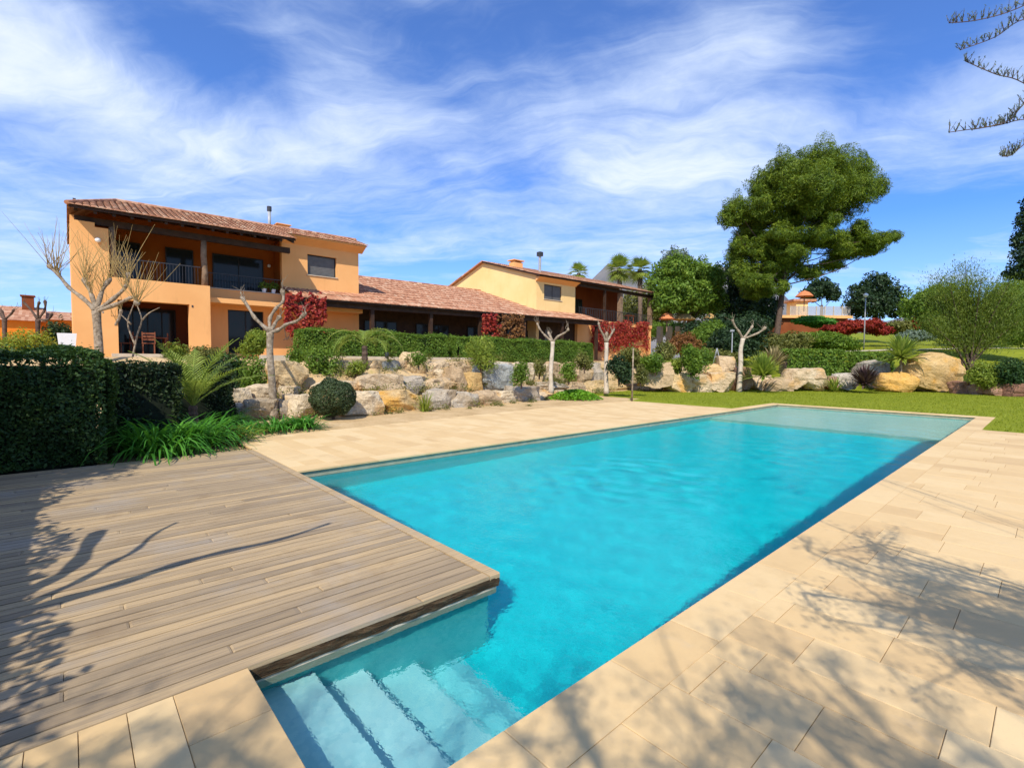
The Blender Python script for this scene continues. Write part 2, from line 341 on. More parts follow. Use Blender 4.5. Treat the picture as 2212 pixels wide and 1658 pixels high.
def rockmat(name, c0, c1, c2, stain):
    m, gg, b = mat(name); p = pos(gg); oi = gg.n('ShaderNodeObjectInfo').outputs['Random']
    q = gg.vm('ADD', p, (0, 0, 0)); n = gg.noise(p, 1.5, 6, .65, .4); n2 = gg.noise(p, 9, 6, .7); st = gg.noise(p, .9, 3, .5)
    f = gg.m('ADD', gg.m('MULTIPLY', oi, .5), gg.m('MULTIPLY', n, .6))
    c = gg.ramp(f, ((.25, c0), (.5, c1), (.8, c2)))
    c = gg.mix(gg.mapr(st, .52, .7, 0, .8), c, stain)
    c = gg.mix(gg.mapr(n2, .5, .75, 0, .5), c, tuple(v*.45 for v in c1))
    vein = gg.noise(scaled(gg, p, (1, 1, 2.6)), 2.3, 6, .7, 1.2); c = gg.mix(gg.mapr(vein, .46, .5, 0, .5), c, gg.mix(gg.mapr(vein, .5, .54, 0, 1), tuple(v*.5 for v in c0), c))
    gg.put(b.inputs['Base Color'], c); b.inputs['Roughness'].default_value = .92; b.inputs['Specular IOR Level'].default_value = .15
    bump(gg, b, gg.m('ADD', gg.noise(p, 5, 7, .7), gg.m('MULTIPLY', n2, .5)), 1.0, .09); return m
ROCK = rockmat('sandstone', (.46, .32, .18), (.60, .44, .26), (.68, .55, .36), (.62, .36, .12))
ROCK_GREY = rockmat('grey rock', (.36, .29, .21), (.46, .39, .29), (.57, .50, .38), (.46, .34, .20))
ROCK_BLUE = rockmat('blue grey rock', (.30, .30, .27), (.39, .40, .36), (.50, .50, .43), (.34, .37, .35))
ROCK_ORANGE = rockmat('orange stained rock', (.50, .32, .12), (.62, .41, .17), (.66, .50, .29), (.70, .34, .04))
ROCK_VIVID = rockmat('ochre stained rock', (.58, .28, .035), (.72, .34, .03), (.66, .40, .12), (.78, .32, .015))
ROCK_RED = rockmat('red brown rock', (.24, .12, .08), (.34, .18, .11), (.44, .28, .18), (.36, .14, .07))

m, gg, b = mat('ground'); p = pos(gg)
gr = gg.n('ShaderNodeAttribute', attribute_name='grass').outputs['Fac']
n1 = gg.noise(p, 1.1, 5, .6); n2 = gg.noise(p, 14, 5, .65); n3 = gg.noise(p, .13, 3, .5)
sand = gg.ramp(gg.m('ADD', gg.m('MULTIPLY', n1, .6), gg.m('MULTIPLY', n2, .4)), ((.3, (.36, .24, .11)), (.5, (.52, .36, .18)), (.7, (.62, .46, .26))))
lawn = gg.ramp(gg.m('ADD', gg.m('MULTIPLY', n1, .4), gg.m('ADD', gg.m('MULTIPLY', n2, .4), gg.m('MULTIPLY', n3, .2))), ((.3, (.135, .165, .010)), (.5, (.195, .225, .013)), (.7, (.28, .29, .025))))
fac = gg.mapr(gg.m('ADD', gr, gg.m('MULTIPLY', gg.m('SUBTRACT', gg.noise(p, 3, 4), .5), .5)), .4, .6)
gg.put(b.inputs['Base Color'], gg.mix(fac, sand, lawn)); b.inputs['Roughness'].default_value = .95; b.inputs['Specular IOR Level'].default_value = .1
bump(gg, b, n2, .6, .04); GROUND = m
HILL = mottled('hill scrub', (.13, .125, .125), (.19, .18, .17), .02, c2=(.24, .22, .20), bstr=.5, bscale=.05, bdist=4)

# ------------------------------------------------------------------ terrain
PN, PF, PR, PL, DX, DY = .675, 21.43, 1.594, 7.519, 2.463, 2.846      # pool near/far X, right/left Y, deck corner
WZ = -.12                                                              # water level
RLINE = np.array([(-60, 24), (-3, 18), (2.8, 16.9), (3.7, 15.4), (5, 14.2), (9.4, 14.2), (14.3, 14.7), (17, 15.2), (21.5, 16.9), (26.9, 16.1), (31, 13.1), (36, 9.9), (42, 5.5), (50, 0), (60, -12), (80, -45)], float)
def behind(X, Y):
    best = np.full(X.shape, 1e9); sg = np.ones(X.shape)
    for a, b in zip(RLINE[:-1], RLINE[1:]):
        e = b-a; t = np.clip(((X-a[0])*e[0]+(Y-a[1])*e[1])/(e@e), 0, 1)
        dx = X-a[0]-t*e[0]; dy = Y-a[1]-t*e[1]; d = np.hypot(dx, dy); s = np.sign(e[0]*(Y-a[1])-e[1]*(X-a[0]))
        k = d < best; best = np.where(k, d, best); sg = np.where(k, s, sg)
    return best*sg
def hz(X, Y):
    X = np.asarray(X, float); Y = np.asarray(Y, float)
    d = behind(X, Y); D = X*math.cos(HEAD)+Y*math.sin(HEAD); lat = X*math.sin(HEAD)-Y*math.cos(HEAD)
    rf = ss(.30, .50, lat/np.maximum(D, 1))
    hl = 1.72*ss(0, 4.6, d)
    hr = .55*ss(0, 1.6, d)+.135*np.clip(D-31, 0, 18)*ss(0, 3, d)+.09*np.clip(D-49, 0, 70)
    h = np.where(d > 0, hl*(1-rf)+hr*rf, 0)
    h = h+.05*np.sin(X*.9+1)*np.sin(Y*.7)*ss(1, 5, d)
    hard = ((X > -5) & (X < 18.2) & (Y > -10) & (Y < 12.4) & ~((Y < 1.1) & (X > 17.2)))
    return np.where(hard, -.07, h-.012)
def hzf(x, y): return float(hz(np.array([x]), np.array([y]))[0])
def axis_vals(lo, hi, step, keys):
    core = np.arange(lo, hi, step); k = np.array(keys); core = core[np.min(np.abs(core[:, None]-k), axis=1) > step*.45]
    far = [hi+2*1.35**i for i in range(24)]; near = [lo-2*1.35**i for i in range(24)]
    return np.sort(np.concatenate([core, k, far, near]))
xs = axis_vals(-40, 100, .8, [PN-.12, PF+.12]); ys = axis_vals(-40, 70, .8, [PR-.12, PL+.12])
gx, gy = np.meshgrid(xs, ys); gz_ = hz(gx, gy)
gv = np.stack([gx, gy, gz_], -1).reshape(-1, 3); nx = len(xs)
ii, jj = np.meshgrid(np.arange(nx-1), np.arange(len(ys)-1)); a = (jj*nx+ii).ravel()
gf = np.stack([a, a+1, a+nx+1, a+nx], 1)
cen = gv[gf].mean(1); keep = ~((cen[:, 0] > PN-.12) & (cen[:, 0] < PF+.12) & (cen[:, 1] > PR-.12) & (cen[:, 1] < PL+.12))
ground = obj('ground', gv, gf[keep], GROUND, smooth=True, kind='structure')
d_ = behind(gv[:, 0], gv[:, 1]); Dg = gv[:, 0]*math.cos(HEAD)+gv[:, 1]*math.sin(HEAD); Lg = gv[:, 0]*math.sin(HEAD)-gv[:, 1]*math.cos(HEAD)
grass = np.where(d_ < -.5, np.where((gv[:, 0] > 18.3)|((gv[:, 1] < 1.1) & (gv[:, 0] > 17)), 1., 0.), np.where(Lg/np.maximum(Dg, 1) > .42, .85, .38))
grass = np.where((d_ < -.2) & (gv[:, 0] > 17) & (gv[:, 0] < 19.5) & (gv[:, 1] > 12.4), .35, grass)
at0 = ground.data.attributes.new('grass', 'FLOAT', 'POINT'); at0.data.foreach_set('value', grass.astype(np.float32))
# distant hills
def hill(name, px0, px1, prof, D):
    V, Fc = [], []; n = len(prof); xs_ = np.linspace(px0, px1, n)
    rows = [(1.0, 1.0), (1.25, 1.28), (1.7, .6), (1.02, -.25)]
    for k in range(3):
        for i in range(n):
            base = at(xs_[i], prof[i], D=D); h = max(base[2]-EYE, 1)
            dirv = (base-O3)/np.linalg.norm(base-O3)
            if k == 0: P = np.array([base[0]*.72, base[1]*.72, -5.])
            elif k == 1: P = base+np.array([0, 0, h*.06*math.sin(i*2.3)])
            else: P = np.array([base[0]*1.3, base[1]*1.3, -5.])
            V.append(P)
    for k in range(2):
        for i in range(n-1): Fc.append((k*n+i, k*n+i+1, (k+1)*n+i+1, (k+1)*n+i))
    o = obj(name, V, Fc, HILL, smooth=True, kind='structure')
    return o
hill('hills', 1150, 1750, [740, 690, 612, 576, 590, 625, 590, 572, 572, 590, 630, 700], 900)
hill('hills', 1700, 2600, [740, 715, 700, 690, 680, 664, 650, 640, 640, 626, 610, 612], 700)

# ------------------------------------------------------------------ pool
def recv(o): o.cycles.is_caustics_receiver = True; return o
BZ = -1.07
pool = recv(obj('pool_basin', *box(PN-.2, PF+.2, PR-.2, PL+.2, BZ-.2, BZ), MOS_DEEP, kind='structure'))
def pwall(n, b, m): return recv(obj(n, *box(*b), m, pool))
pwall('pool_wall', (PN-.3, PN, PR-.3, 2.93, BZ, -.034), MOS_WALL)
pwall('pool_wall', (PF, PF+.3, PR-.3, PL+.3, BZ, -.034), MOS_WALL)
pwall('pool_wall', (PN, PF, PR-.3, PR-.002, BZ, -.034), MOS_WALL)
pwall('pool_wall', (DX-.05, PF, PL+.002, PL+.3, BZ, -.034), MOS_WALL)
pwall('pool_wall', (PN-.3, DX-.05, 2.935, 3.2, BZ, -.06), MOS_WALL)
pwall('pool_wall', (DX-.3, DX-.055, 3.2, PL+.3, BZ, -.06), MOS_WALL)
SHADE_BAND = mottled('under coping shade', (.24, .25, .17), (.36, .35, .25), 6, bstr=.2)  # dark olive strip painting the shade line below the coping
pwall('coping_shade_band', (DX-.05, PF-.004, PL-.004, PL+.0015, -.16, -.0345), SHADE_BAND); pwall('coping_shade_band', (PF-.0045, PF-.0005, PR+.004, PL-.005, -.16, -.0345), SHADE_BAND); pwall('coping_shade_band', (PN+.0005, PN+.004, PR+.004, 2.93, -.16, -.0345), SHADE_BAND)
pwall('ledge', (PN+.002, DX-.02, DY+.02, 2.933, -.20, -.104), PALE_STONE)
for k, nx_ in enumerate((1.05, 1.38, 1.76, 2.14)):
    z1 = -.33-.24*k
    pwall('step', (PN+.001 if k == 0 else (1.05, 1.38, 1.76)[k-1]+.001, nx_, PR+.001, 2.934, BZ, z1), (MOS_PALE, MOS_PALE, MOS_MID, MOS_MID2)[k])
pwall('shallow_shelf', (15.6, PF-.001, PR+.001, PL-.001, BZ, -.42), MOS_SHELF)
# water surface: gently rippled sheet
N = .05
wx = np.arange(PN+.002, PF, N); wy = np.arange(PR+.001, PL, N); wx[-1] = PF-.002; wy[-1] = PL-.001
WX, WY = np.meshgrid(wx, wy)
def waves(X, Y):
    h = np.zeros_like(X); r2 = np.random.default_rng(5)
    for k in range(46):
        th = r2.normal(.55, 1.1); lam = r2.uniform(.16, .8); am = .0010*lam**1.1*r2.uniform(.5, 1.3)
        h += am*np.sin(2*math.pi/lam*(X*math.cos(th)+Y*math.sin(th)+.12*np.sin(Y*1.7+k)+.1*np.sin(X*1.3+2*k))+r2.uniform(0, 6.28))
    return h
WH = WZ+waves(WX, WY)*(.42+.58*ss(2.0, 3.4, WX))*(.55+.9*ss(.35, .8, .5+.5*np.sin(WX*.8+.6*WY)*np.sin(WY*.9-.4*WX)))
wv = np.stack([WX, WY, WH], -1).reshape(-1, 3); nwx = len(wx)
ii, jj = np.meshgrid(np.arange(nwx-1), np.arange(len(wy)-1)); a = (jj*nwx+ii).ravel(); wf = np.stack([a, a+1, a+nwx+1, a+nwx], 1)
cen = wv[wf].mean(1); wf = wf[~((cen[:, 0] < DX-.06) & (cen[:, 1] > 2.94))]
water = obj('water', wv, wf, WATER, smooth=True, kind='structure'); water.cycles.is_caustics_caster = True

# ------------------------------------------------------------------ pieces: slabs and boards
def unit_piece(name, m, bev=.03, tb=.25):
    V = [(0, 0, 0), (1, 0, 0), (1, 1, 0), (0, 1, 0), (0, 0, 1-tb), (1, 0, 1-tb), (1, 1, 1-tb), (0, 1, 1-tb), (bev, bev*.4, 1), (1-bev, bev*.4, 1), (1-bev, 1-bev*.4, 1), (bev, 1-bev*.4, 1)]
    Fc = [(3, 2, 1, 0), (8, 9, 10, 11)]
    for k in (0, 4): Fc += [(k+i, k+(i+1) % 4, k+4+(i+1) % 4, k+4+i) for i in range(4)]
    return make_mesh(name, V, Fc, m), V, Fc
SLAB_ME, SV, SF = unit_piece('slab', SLAB, .008, .08)
def place(name, me, parent, x0, x1, y0, y1, z0, z1, rot=0):
    o = bpy.data.objects.new(name, me); COL.objects.link(o); o.parent = parent
    off = ROOT[parent.name]; o.location = (x0-off[0], y0-off[1], z0-off[2]); o.scale = (x1-x0, y1-y0, z1-z0); o.rotation_euler = (0, 0, rot); return o
paving = obj('paving', *box(-4.5, 17.25, -9.5, PR-.05, -.06, -.012), JOINT, kind='structure')
recv(paving)
slabs = []
def course(x0, x1, y0, y1):
    y = y1-rng.uniform(.1, .75)
    top = y1
    while top > y0+.02:
        b = max(y, y0)
        if b-y0 < .15: b = y0
        slabs.append((x0, x1, b, top)); top = b; y = b-rng.uniform(.45, .9)
keyx = [-.35, -.18, -.01, .16, .34]
for a_, b_ in zip([-.52]+keyx[:-1], keyx): course(a_, b_, -1.5, DY-.004)
xx_ = -.52
while xx_ > -2.6: w_ = rng.choice([.17, .2, .24]); course(xx_-w_, xx_, -2.5, DY-.004); xx_ -= w_
slabs += [(.34, PN-.0, 1.27, 1.95), (.34, PN, 1.95, 2.42), (.34, PN, 2.42, DY-.004)]
cxs = [.34, .67, 1.02, 1.43, 1.84, 2.26, 2.67, 2.92, 3.3]
while cxs[-1] < 17.0: cxs.append(cxs[-1]+float(rng.choice([.25, .38, .42, .42])))
cxs[-1] = 17.25
for a_, b_ in zip(cxs[:-1], cxs[1:]): course(a_, b_, -3.2 if a_ < 6 else -1.6, 1.27)
x_ = PN
while x_ < 21.8:
    w_ = min(rng.uniform(.6, .95), 21.8-x_)
    if 21.8-x_-w_ < .3: w_ = 21.8-x_
    slabs.append((x_, x_+w_, 1.27 if x_ < 17 else 1.19, PR)); x_ += w_
def score(s):
    c = np.array([(s[0]+s[1])/2, (s[2]+s[3])/2, 0])-O3; z = c@FW
    if z < .3: return 0
    u, v = c@RT/z, c@UP/z
    if abs(u) > 1.12 or abs(v) > .85: return 0
    return (s[1]-s[0])*(s[3]-s[2])/z**3
slabs.sort(key=score, reverse=True)
rest = []
GAP = .0014
for i, s in enumerate(slabs):
    z1 = -.0015*rng.random()
    if i < 290 and score(s) > 0: place('slab', SLAB_ME, paving, s[0]+GAP, s[1]-GAP, s[2]+GAP, s[3]-GAP, -.03, z1)
    else: rest.append((s, z1))
def slab_mesh(lst):
    V, Fc, T = [], [], []
    for s, z1 in lst:
        k = len(V); r_ = rng.random()
        for v in SV: V.append((s[0]+GAP+v[0]*(s[1]-s[0]-2*GAP), s[2]+GAP+v[1]*(s[3]-s[2]-2*GAP), -.03+v[2]*(z1+.03))); T.append(r_)
        Fc += [tuple(q+k for q in f) for f in SF]
    return V, Fc, T
V, Fc, T = slab_mesh(rest); obj('slab_field', V, Fc, SLAB, paving, tint=T, kind='stuff')
# far side terrace and coping round the far end
slabs = []
xs2 = [DX+.02]
while xs2[-1] < 17.8: xs2.append(xs2[-1]+float(rng.choice([.2, .24, .3, .34])))
for a_, b_ in zip(xs2[:-1], xs2[1:]): course(a_, b_, 7.85, 11.25+min((a_-2.5)*.1, .98)+rng.uniform(-.03, .03))
for seg in ((DX+.02, 21.8, 7.485, 7.85, 0), (21.395, 21.8, PR, 7.485, 1)):
    lo_, hi_ = (seg[0], seg[1]) if not seg[4] else (seg[2], seg[3]); q = lo_
    while q < hi_-.01:
        w_ = min(rng.uniform(.6, .95), hi_-q); slabs.append((q, q+w_, seg[2], seg[3]) if not seg[4] else (seg[0], seg[1], q, q+w_)); q += w_
terr = obj('paving', *join(box(DX+.03, 18.0, PL+.03, 11.2, -.06, -.022), box(8, 18., 11.2, 11.75, -.06, -.0225), box(PF+.02, 21.78, PR-.35, PL+.3, -.06, -.023), box(17.25, PF+.02, 1.22, PR-.02, -.06, -.024), box(18.0, PF+.02, PL+.02, 7.83, -.06, -.025)), JOINT, kind='structure')
V, Fc, T = slab_mesh([(s, -.0015*rng.random()) for s in slabs]); obj('slab_field', V, Fc, SLAB, terr, tint=T, kind='stuff')

# ------------------------------------------------------------------ wooden deck
deck = thing('wooden_deck', (DX, DY, 0), 'weathered grey-brown wooden plank deck overhanging the near end of the pool', 'deck')
BOARD_ME, _, _ = unit_piece('plank', DECK, .006, .18)
obj('joist_bed', *box(-4.2, DX-.12, DY+.09, 9.85, -.095, -.06), WOOD_AND_SHADE, deck)
row = 0; y = DY+.004
cutpos = [-2.9, -1.4, -.06, .24, .65, 1.2, 1.75]
while y < 9.8:
    w_ = .0880; cuts = [-4.2]; x = -4.2+rng.uniform(.8, 4.2)
    while x < DX-.6: cuts.append(x); x += rng.uniform(2.6, 4.4)
    if row in (3, 5): cuts = [-4.2, -2.3, -.06]
    if row == 9: cuts = [-4.2, -1.8, .24]
    if row == 2: cuts = [-4.2, -1.5, .65]
    cuts.append(DX-.102)
    for a_, b_ in zip(cuts[:-1], cuts[1:]):
        place('plank', BOARD_ME, deck, a_+.0015, b_-.0015, y, y+w_, -.026, rng.uniform(-.002, .002))
    y += .1005; row += 1
yb = DY
while yb < 9.7:
    w_ = min(rng.uniform(2.0, 2.8), 9.8-yb)
    o = place('border_board', BOARD_ME, deck, DX-.098, DX, yb+.003, yb+w_-.003, -.036, .0035); yb += w_
n_ = 60; V, Fc = [], []
for i in range(n_+1):                                     # weathered fascia beam, ragged along its lower edge
    x = PN+.004+(DX-PN-.006)*i/n_; lowz = -.100-.02*abs(mnoise.noise((x*5, 1, 0)))
    for yy_, zz in ((DY+.004+.007*mnoise.noise((x*9, 3, 0)), -.028), (DY+.002+.012*mnoise.noise((x*7, 0, 2)), -.06), (DY+.012+.012*mnoise.noise((x*8, 4, 2)), lowz), (DY+.08, lowz), (DY+.08, -.028)): V.append((x, yy_, zz))
for i in range(n_):
    for j in range(5): Fc.append((i*5+j, (i+1)*5+j, (i+1)*5+(j+1) % 5, i*5+(j+1) % 5))
Fc += [(4, 3, 2, 1, 0), tuple(n_*5+j for j in range(5))]
obj('fascia_beam', V, Fc, ROT, deck)
obj('side_fascia', *box(DX-.03, DX-.003, DY+.1, PL-.02, -.11, -.038), ROT, deck)

# ------------------------------------------------------------------ houses
def wallbox(parent, b, m=ST_ORANGE, name='wall'): return obj(name, *box(*b), m, parent)
def window(parent, x0, x1, z0, z1, y, m_in=GLASS, sill=True, mull=1, depth=.14, name='window'):
    w = obj(name, *box(x0, x1, y+depth, y+depth+.03, z0, z1), m_in, parent)
    fr = .05
    obj('frame', *join(box(x0, x0+fr, y+depth-.03, y+depth-.001, z0, z1), box(x1-fr, x1, y+depth-.03, y+depth-.001, z0, z1), box(x0+fr, x1-fr, y+depth-.03, y+depth-.001, z0, z0+fr), box(x0+fr, x1-fr, y+depth-.03, y+depth-.001, z1-fr, z1),
        *[box(x0+(x1-x0)*k/(mull+1)-.025, x0+(x1-x0)*k/(mull+1)+.025, y+depth-.032, y+depth-.002, z0+fr, z1-fr) for k in range(1, mull+1)]), FRAME_DK, w)
    if sill: obj('sill', *box(x0-.06, x1+.06, y-.05, y+depth-.035, z0-.05, z0-.002), PALE_STONE, w)
    return w
def roof_rows(parent, x0, x1, zf, y0, y1, pitch=.23, single=True, rname='tile_row', amp=.055, top=None):
    ymax = y1
    # half-round clay tile rows laid up the slope from y0 (eave) to y1, each row one barrel with lapped steps
    n = int(round((x1-x0)/pitch)); p = (x1-x0)/n; V0, F0 = [], []
    for i in range(n):
        xc = x0+(i+.5)*p; V, Fc = [], []
        y1 = top(xc) if top else ymax
        if y1-y0 < .15: continue
        ns = max(2, int((y1-y0)/.34)) if single else max(2, int((y1-y0)/.8)); seg = 6
        for k in range(ns):
            ya, yb_ = y0+(y1-y0)*k/ns, y0+(y1-y0)*(k+1)/ns+.02
            for yy_, lift in ((ya, .022), (yb_, 0.)):
                for j in range(seg+1):
                    t = math.pi*j/seg; V.append((xc-math.cos(t)*p*.5*(1.0 if lift else .92), yy_, zf(xc, yy_)+lift+math.sin(t)*amp))
            q = len(V)-2*(seg+1)
            for j in range(seg): Fc.append((q+j, q+j+1, q+seg+2+j, q+seg+1+j))
            if k == 0: Fc.append(tuple(q+j for j in range(seg+1))[::-1])
        if single: obj(rname, V, Fc, TILE, parent, smooth=False)
        else:
            b_ = len(V0); V0 += V; F0 += [tuple(v+b_ for v in f) for f in Fc]
    if not single: obj('tile_field', V0, F0, TILE, parent, kind='stuff')
def slab_roof(parent, quad, th, m, name='roof'):
    V = [tuple(q) for q in quad]+[(q[0], q[1], q[2]-th) for q in quad]; n = len(quad)
    return obj(name, V, [tuple(range(n)), tuple(range(2*n-1, n-1, -1))]+[(i, n+i, n+(i+1) % n, (i+1) % n) for i in range(n)], m, parent)
TZ = 1.80
h1 = thing('orange_house', (.17, 25.7, TZ), 'orange two-storey house with a balcony under a tiled roof, at the left', 'house')
FY, RY, BY = 25.7, 27.3, 28.7
zr1 = lambda x, y: 7.43+.014*x+.355*(y-25.0)
wallbox(h1, (.17, 1.54, FY, FY+.4, TZ-.6, 4.95)); wallbox(h1, (4.02, 4.82, FY, FY+.4, TZ-.6, 4.95)); wallbox(h1, (1.541, 4.019, FY+.001, FY+.39, 4.06, 4.949))
wallbox(h1, (.171, .5, FY+.401, 33, TZ-.6, 7.28)); wallbox(h1, (4.45, 4.819, FY+.401, RY+.3, TZ-.6, 4.94))
wallbox(h1, (.18, .9, FY+.012, FY+.398, 4.952, 7.02))
wallbox(h1, (.9, 1.32, FY+.014, FY+.396, 4.952, 6.85))
obj('plinth', *box(1.3, 4.3, FY-.35, FY+.6, TZ-.5, TZ+.06), PALE_STONE, h1)
wallbox(h1, (.5, 12.3, FY+.42, BY+.3, 4.28, 4.5), name='balcony_floor')
wallbox(h1, (.5, 4.44, BY, BY+.3, TZ-.5, 4.27), ST_RED)  # red brown stands in for orange wall in shade
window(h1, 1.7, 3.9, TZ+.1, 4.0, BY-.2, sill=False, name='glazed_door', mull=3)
wallbox(h1, (.51, 12.3, BY+.0, BY+.3, 4.51, 8.1), ST_SHADE)
for x0, x1 in ((1.62, 2.6), (3.55, 4.68), (5.5, 7.86)):
    window(h1, x0, x1, 4.6, 6.98, BY-.2, sill=False, name='balcony_door', mull=1 if x1-x0 > 2 else 0)
# recessed ground floor with glazed door, low parapet above
wallbox(h1, (4.821, 5.86, RY, RY+.3, TZ-.6, 5.06)); wallbox(h1, (7.48, 8.4, RY, RY+.3, TZ-.6, 5.06)); wallbox(h1, (5.861, 7.479, RY+.002, RY+.298, 4.1, 5.058)); wallbox(h1, (5.861, 7.479, RY+.002, RY+.298, TZ-.6, TZ+.15))
window(h1, 5.862, 7.478, TZ+.152, 4.098, RY, sill=False, name='glazed_door')
wallbox(h1, (4.9, 8.35, RY-.04, RY+.34, 5.062, 5.10), PALE_STONE, 'parapet_cap'); wallbox(h1, (.15, 4.85, FY-.04, FY-.001+.42, 4.951, 4.99), PALE_STONE, 'parapet_cap') if False else None
# right-hand room
WX0, WX1, WZ0, WZ1 = 9.72, 11.31, 6.28, 7.38
wallbox(h1, (8.401, WX0, RY, RY+.3, TZ-.6, 7.9)); wallbox(h1, (WX1, 12.62, RY, RY+.3, TZ-.6, 7.9)); wallbox(h1, (WX0+.001, WX1-.001, RY+.001, RY+.299, WZ1, 7.899)); wallbox(h1, (WX0+.001, WX1-.001, RY+.001, RY+.299, TZ-.6, WZ0))
wallbox(h1, (8.402, 8.7, RY+.301, BY+.29, 4.52, 7.89), ST_SHADE); wallbox(h1, (12.32, 12.619, RY+.301, 33, TZ-.6, 7.3)); wallbox(h1, (.5, 12.3, 32.7, 33, TZ-.6, 7.2))
sh = window(h1, WX0+.002, WX1-.002, WZ0+.002, WZ1-.002, RY, SHUTTER, mull=0, depth=.17)
obj('shutter_slat', *join(*[box(WX0+.06, WX1-.06, RY+.155, RY+.169, WZ0+.06+i*.075, WZ0+.12+i*.075) for i in range(13)]), SHUTTER, sh, kind='stuff')
def cornice(parent, x0, x1, y, zf, m):
    V = []
    for x in (x0, x1):
        z = zf(x, y-.55)-.06
        V += [(x, y, z-.34), (x, y-.10, z-.27), (x, y-.48, z-.06), (x, y-.50, z-.015), (x, y, z+.02)]
    Fc = [(4, 3, 2, 1, 0), (5, 6, 7, 8, 9)]+[(i, (i+1) % 5, 5+(i+1) % 5, 5+i) for i in range(5)]
    obj('cornice', V, Fc, m, parent)
cornice(h1, 8.42, 12.85, RY, zr1, ST_ORANGE)
RG = 28.35; zq = lambda x, y, d=.02: (x, y, zr1(x, y)-d)
rf1 = slab_roof(h1, [zq(.14, 25.02), zq(8.36, 25.02), zq(8.36, RG), zq(1.75, RG)], .10, WOOD_AND_SHADE)
slab_roof(h1, [zq(8.362, 26.74), zq(12.9, 26.74), zq(12.9, RG), zq(8.362, RG)], .07, ST_ORANGE)
hipy = lambda x: min(RG, 24.92+(x-.09)*2.07)
roof_rows(rf1, .09, 8.4, zr1, 24.92, RG, top=hipy); roof_rows(rf1, 8.4, 12.95, zr1, 26.65, RG)
zi = zr1(1.55, RG)+.05
obj('roof_hip', [(.09, 24.93, zr1(.09, 24.93)+.02), (1.75, RG, zi), (1.75, 29.9, zi), (.09, 33.4, 7.35)], [(0, 3, 2, 1)], TILE, h1)
obj('rear_roof', [(1.75, RG, zi), (12.95, RG, zr1(12.95, RG)+.05), (12.95, 33.4, 7.3), (.09, 33.4, 7.35), (1.75, 29.9, zi)], [(4, 3, 2, 1, 0)], TILE, h1)
obj('ridge_tiles', *tube([(.09, 24.95, zr1(.09, 24.95)+.05), (1.75, RG, zi), (7, RG, zr1(7, RG)+.05), (12.95, RG, zr1(12.95, RG)+.05)], .085, 8), TILE, rf1)
obj('eave_beam', *box(.3, 8.36, 25.86, 26.08, 6.98, 7.24), WOOD_AND_SHADE, h1)
for i in range(15):
    x = .3+i*.565; V, Fc = box(x, x+.1, 25.1 if x > .4 else 25.3, 28.2, -.25, -.125); obj('rafter', [(a_, b_, c_+zr1(a_, b_)) for a_, b_, c_ in V], Fc, WOOD_AND_SHADE, h1)
for x in (1.45, 4.66): obj('log_column', *tube([(x, 25.97, 4.95), (x+.02, 25.97, 5.6), (x-.015, 25.97, 6.3), (x, 25.97, 6.98)], [.135, .12, .125, .115], 10), WOOD_LOG, h1, smooth=True)
rb = []
for i in range(60):
    x = 1.4+i*.115
    if x < 4.5: rb.append(box(x, x+.014, FY+.19, FY+.204, 4.99, 5.75))
for i in range(28): rb.append(box(4.95+i*.12, 4.964+i*.12, RY+.14, RY+.154, 5.10, 5.8))
rb += [box(1.35, 4.5, FY+.18, FY+.215, 5.75, 5.785), box(4.9, 8.38, RY+.13, RY+.165, 5.8, 5.835)]
obj('railing', *join(*rb), METAL_DARK, h1)
fl = obj('flue', *tube([(8.2, 28.6, 8.3), (8.2, 28.6, 9.66)], .085, 12), METAL_GREY, h1, smooth=True)
obj('flue_cap', *tube([(8.2, 28.6, 9.62), (8.2, 28.6, 9.86)], .12, 12), METAL_DARK, fl)
obj('chimney', *join(box(8.6, 9.2, 28.5, 29, 8.3, 9.0), box(8.52, 9.28, 28.42, 29.08, 9.0, 9.05)), ST_ORANGE, h1)
def globe(name, p, r, parent):
    V, Fc = [], []; n, m_ = 10, 7
    for i in range(m_+1):
        for j in range(n):
            t, f_ = math.pi*i/m_, 2*math.pi*j/n; V.append((p[0]+r*math.sin(t)*math.cos(f_), p[1]+r*math.sin(t)*math.sin(f_), p[2]+r*math.cos(t)))
    for i in range(m_):
        for j in range(n): Fc.append((i*n+j, i*n+(j+1) % n, (i+1)*n+(j+1) % n, (i+1)*n+j))
    return obj(name, V, Fc, GLOBE, parent, smooth=True)
gl = globe('wall_lamp', (.98, FY-.10, 6.33), .1, h1); obj('bracket', *box(.94, 1.02, FY-.03, FY+.011, 6.28, 6.38), METAL_DARK, gl)
globe('wall_lamp', (8.15, BY-.09, 6.7), .09, h1)
for i in range(3): obj('beam_end', *box(4.1+i*.02, 4.16+i*.02, FY-.02-i*.002, FY-.001-i*.002, 3.95, 4.03), METAL_DARK, h1) if i == 0 else None
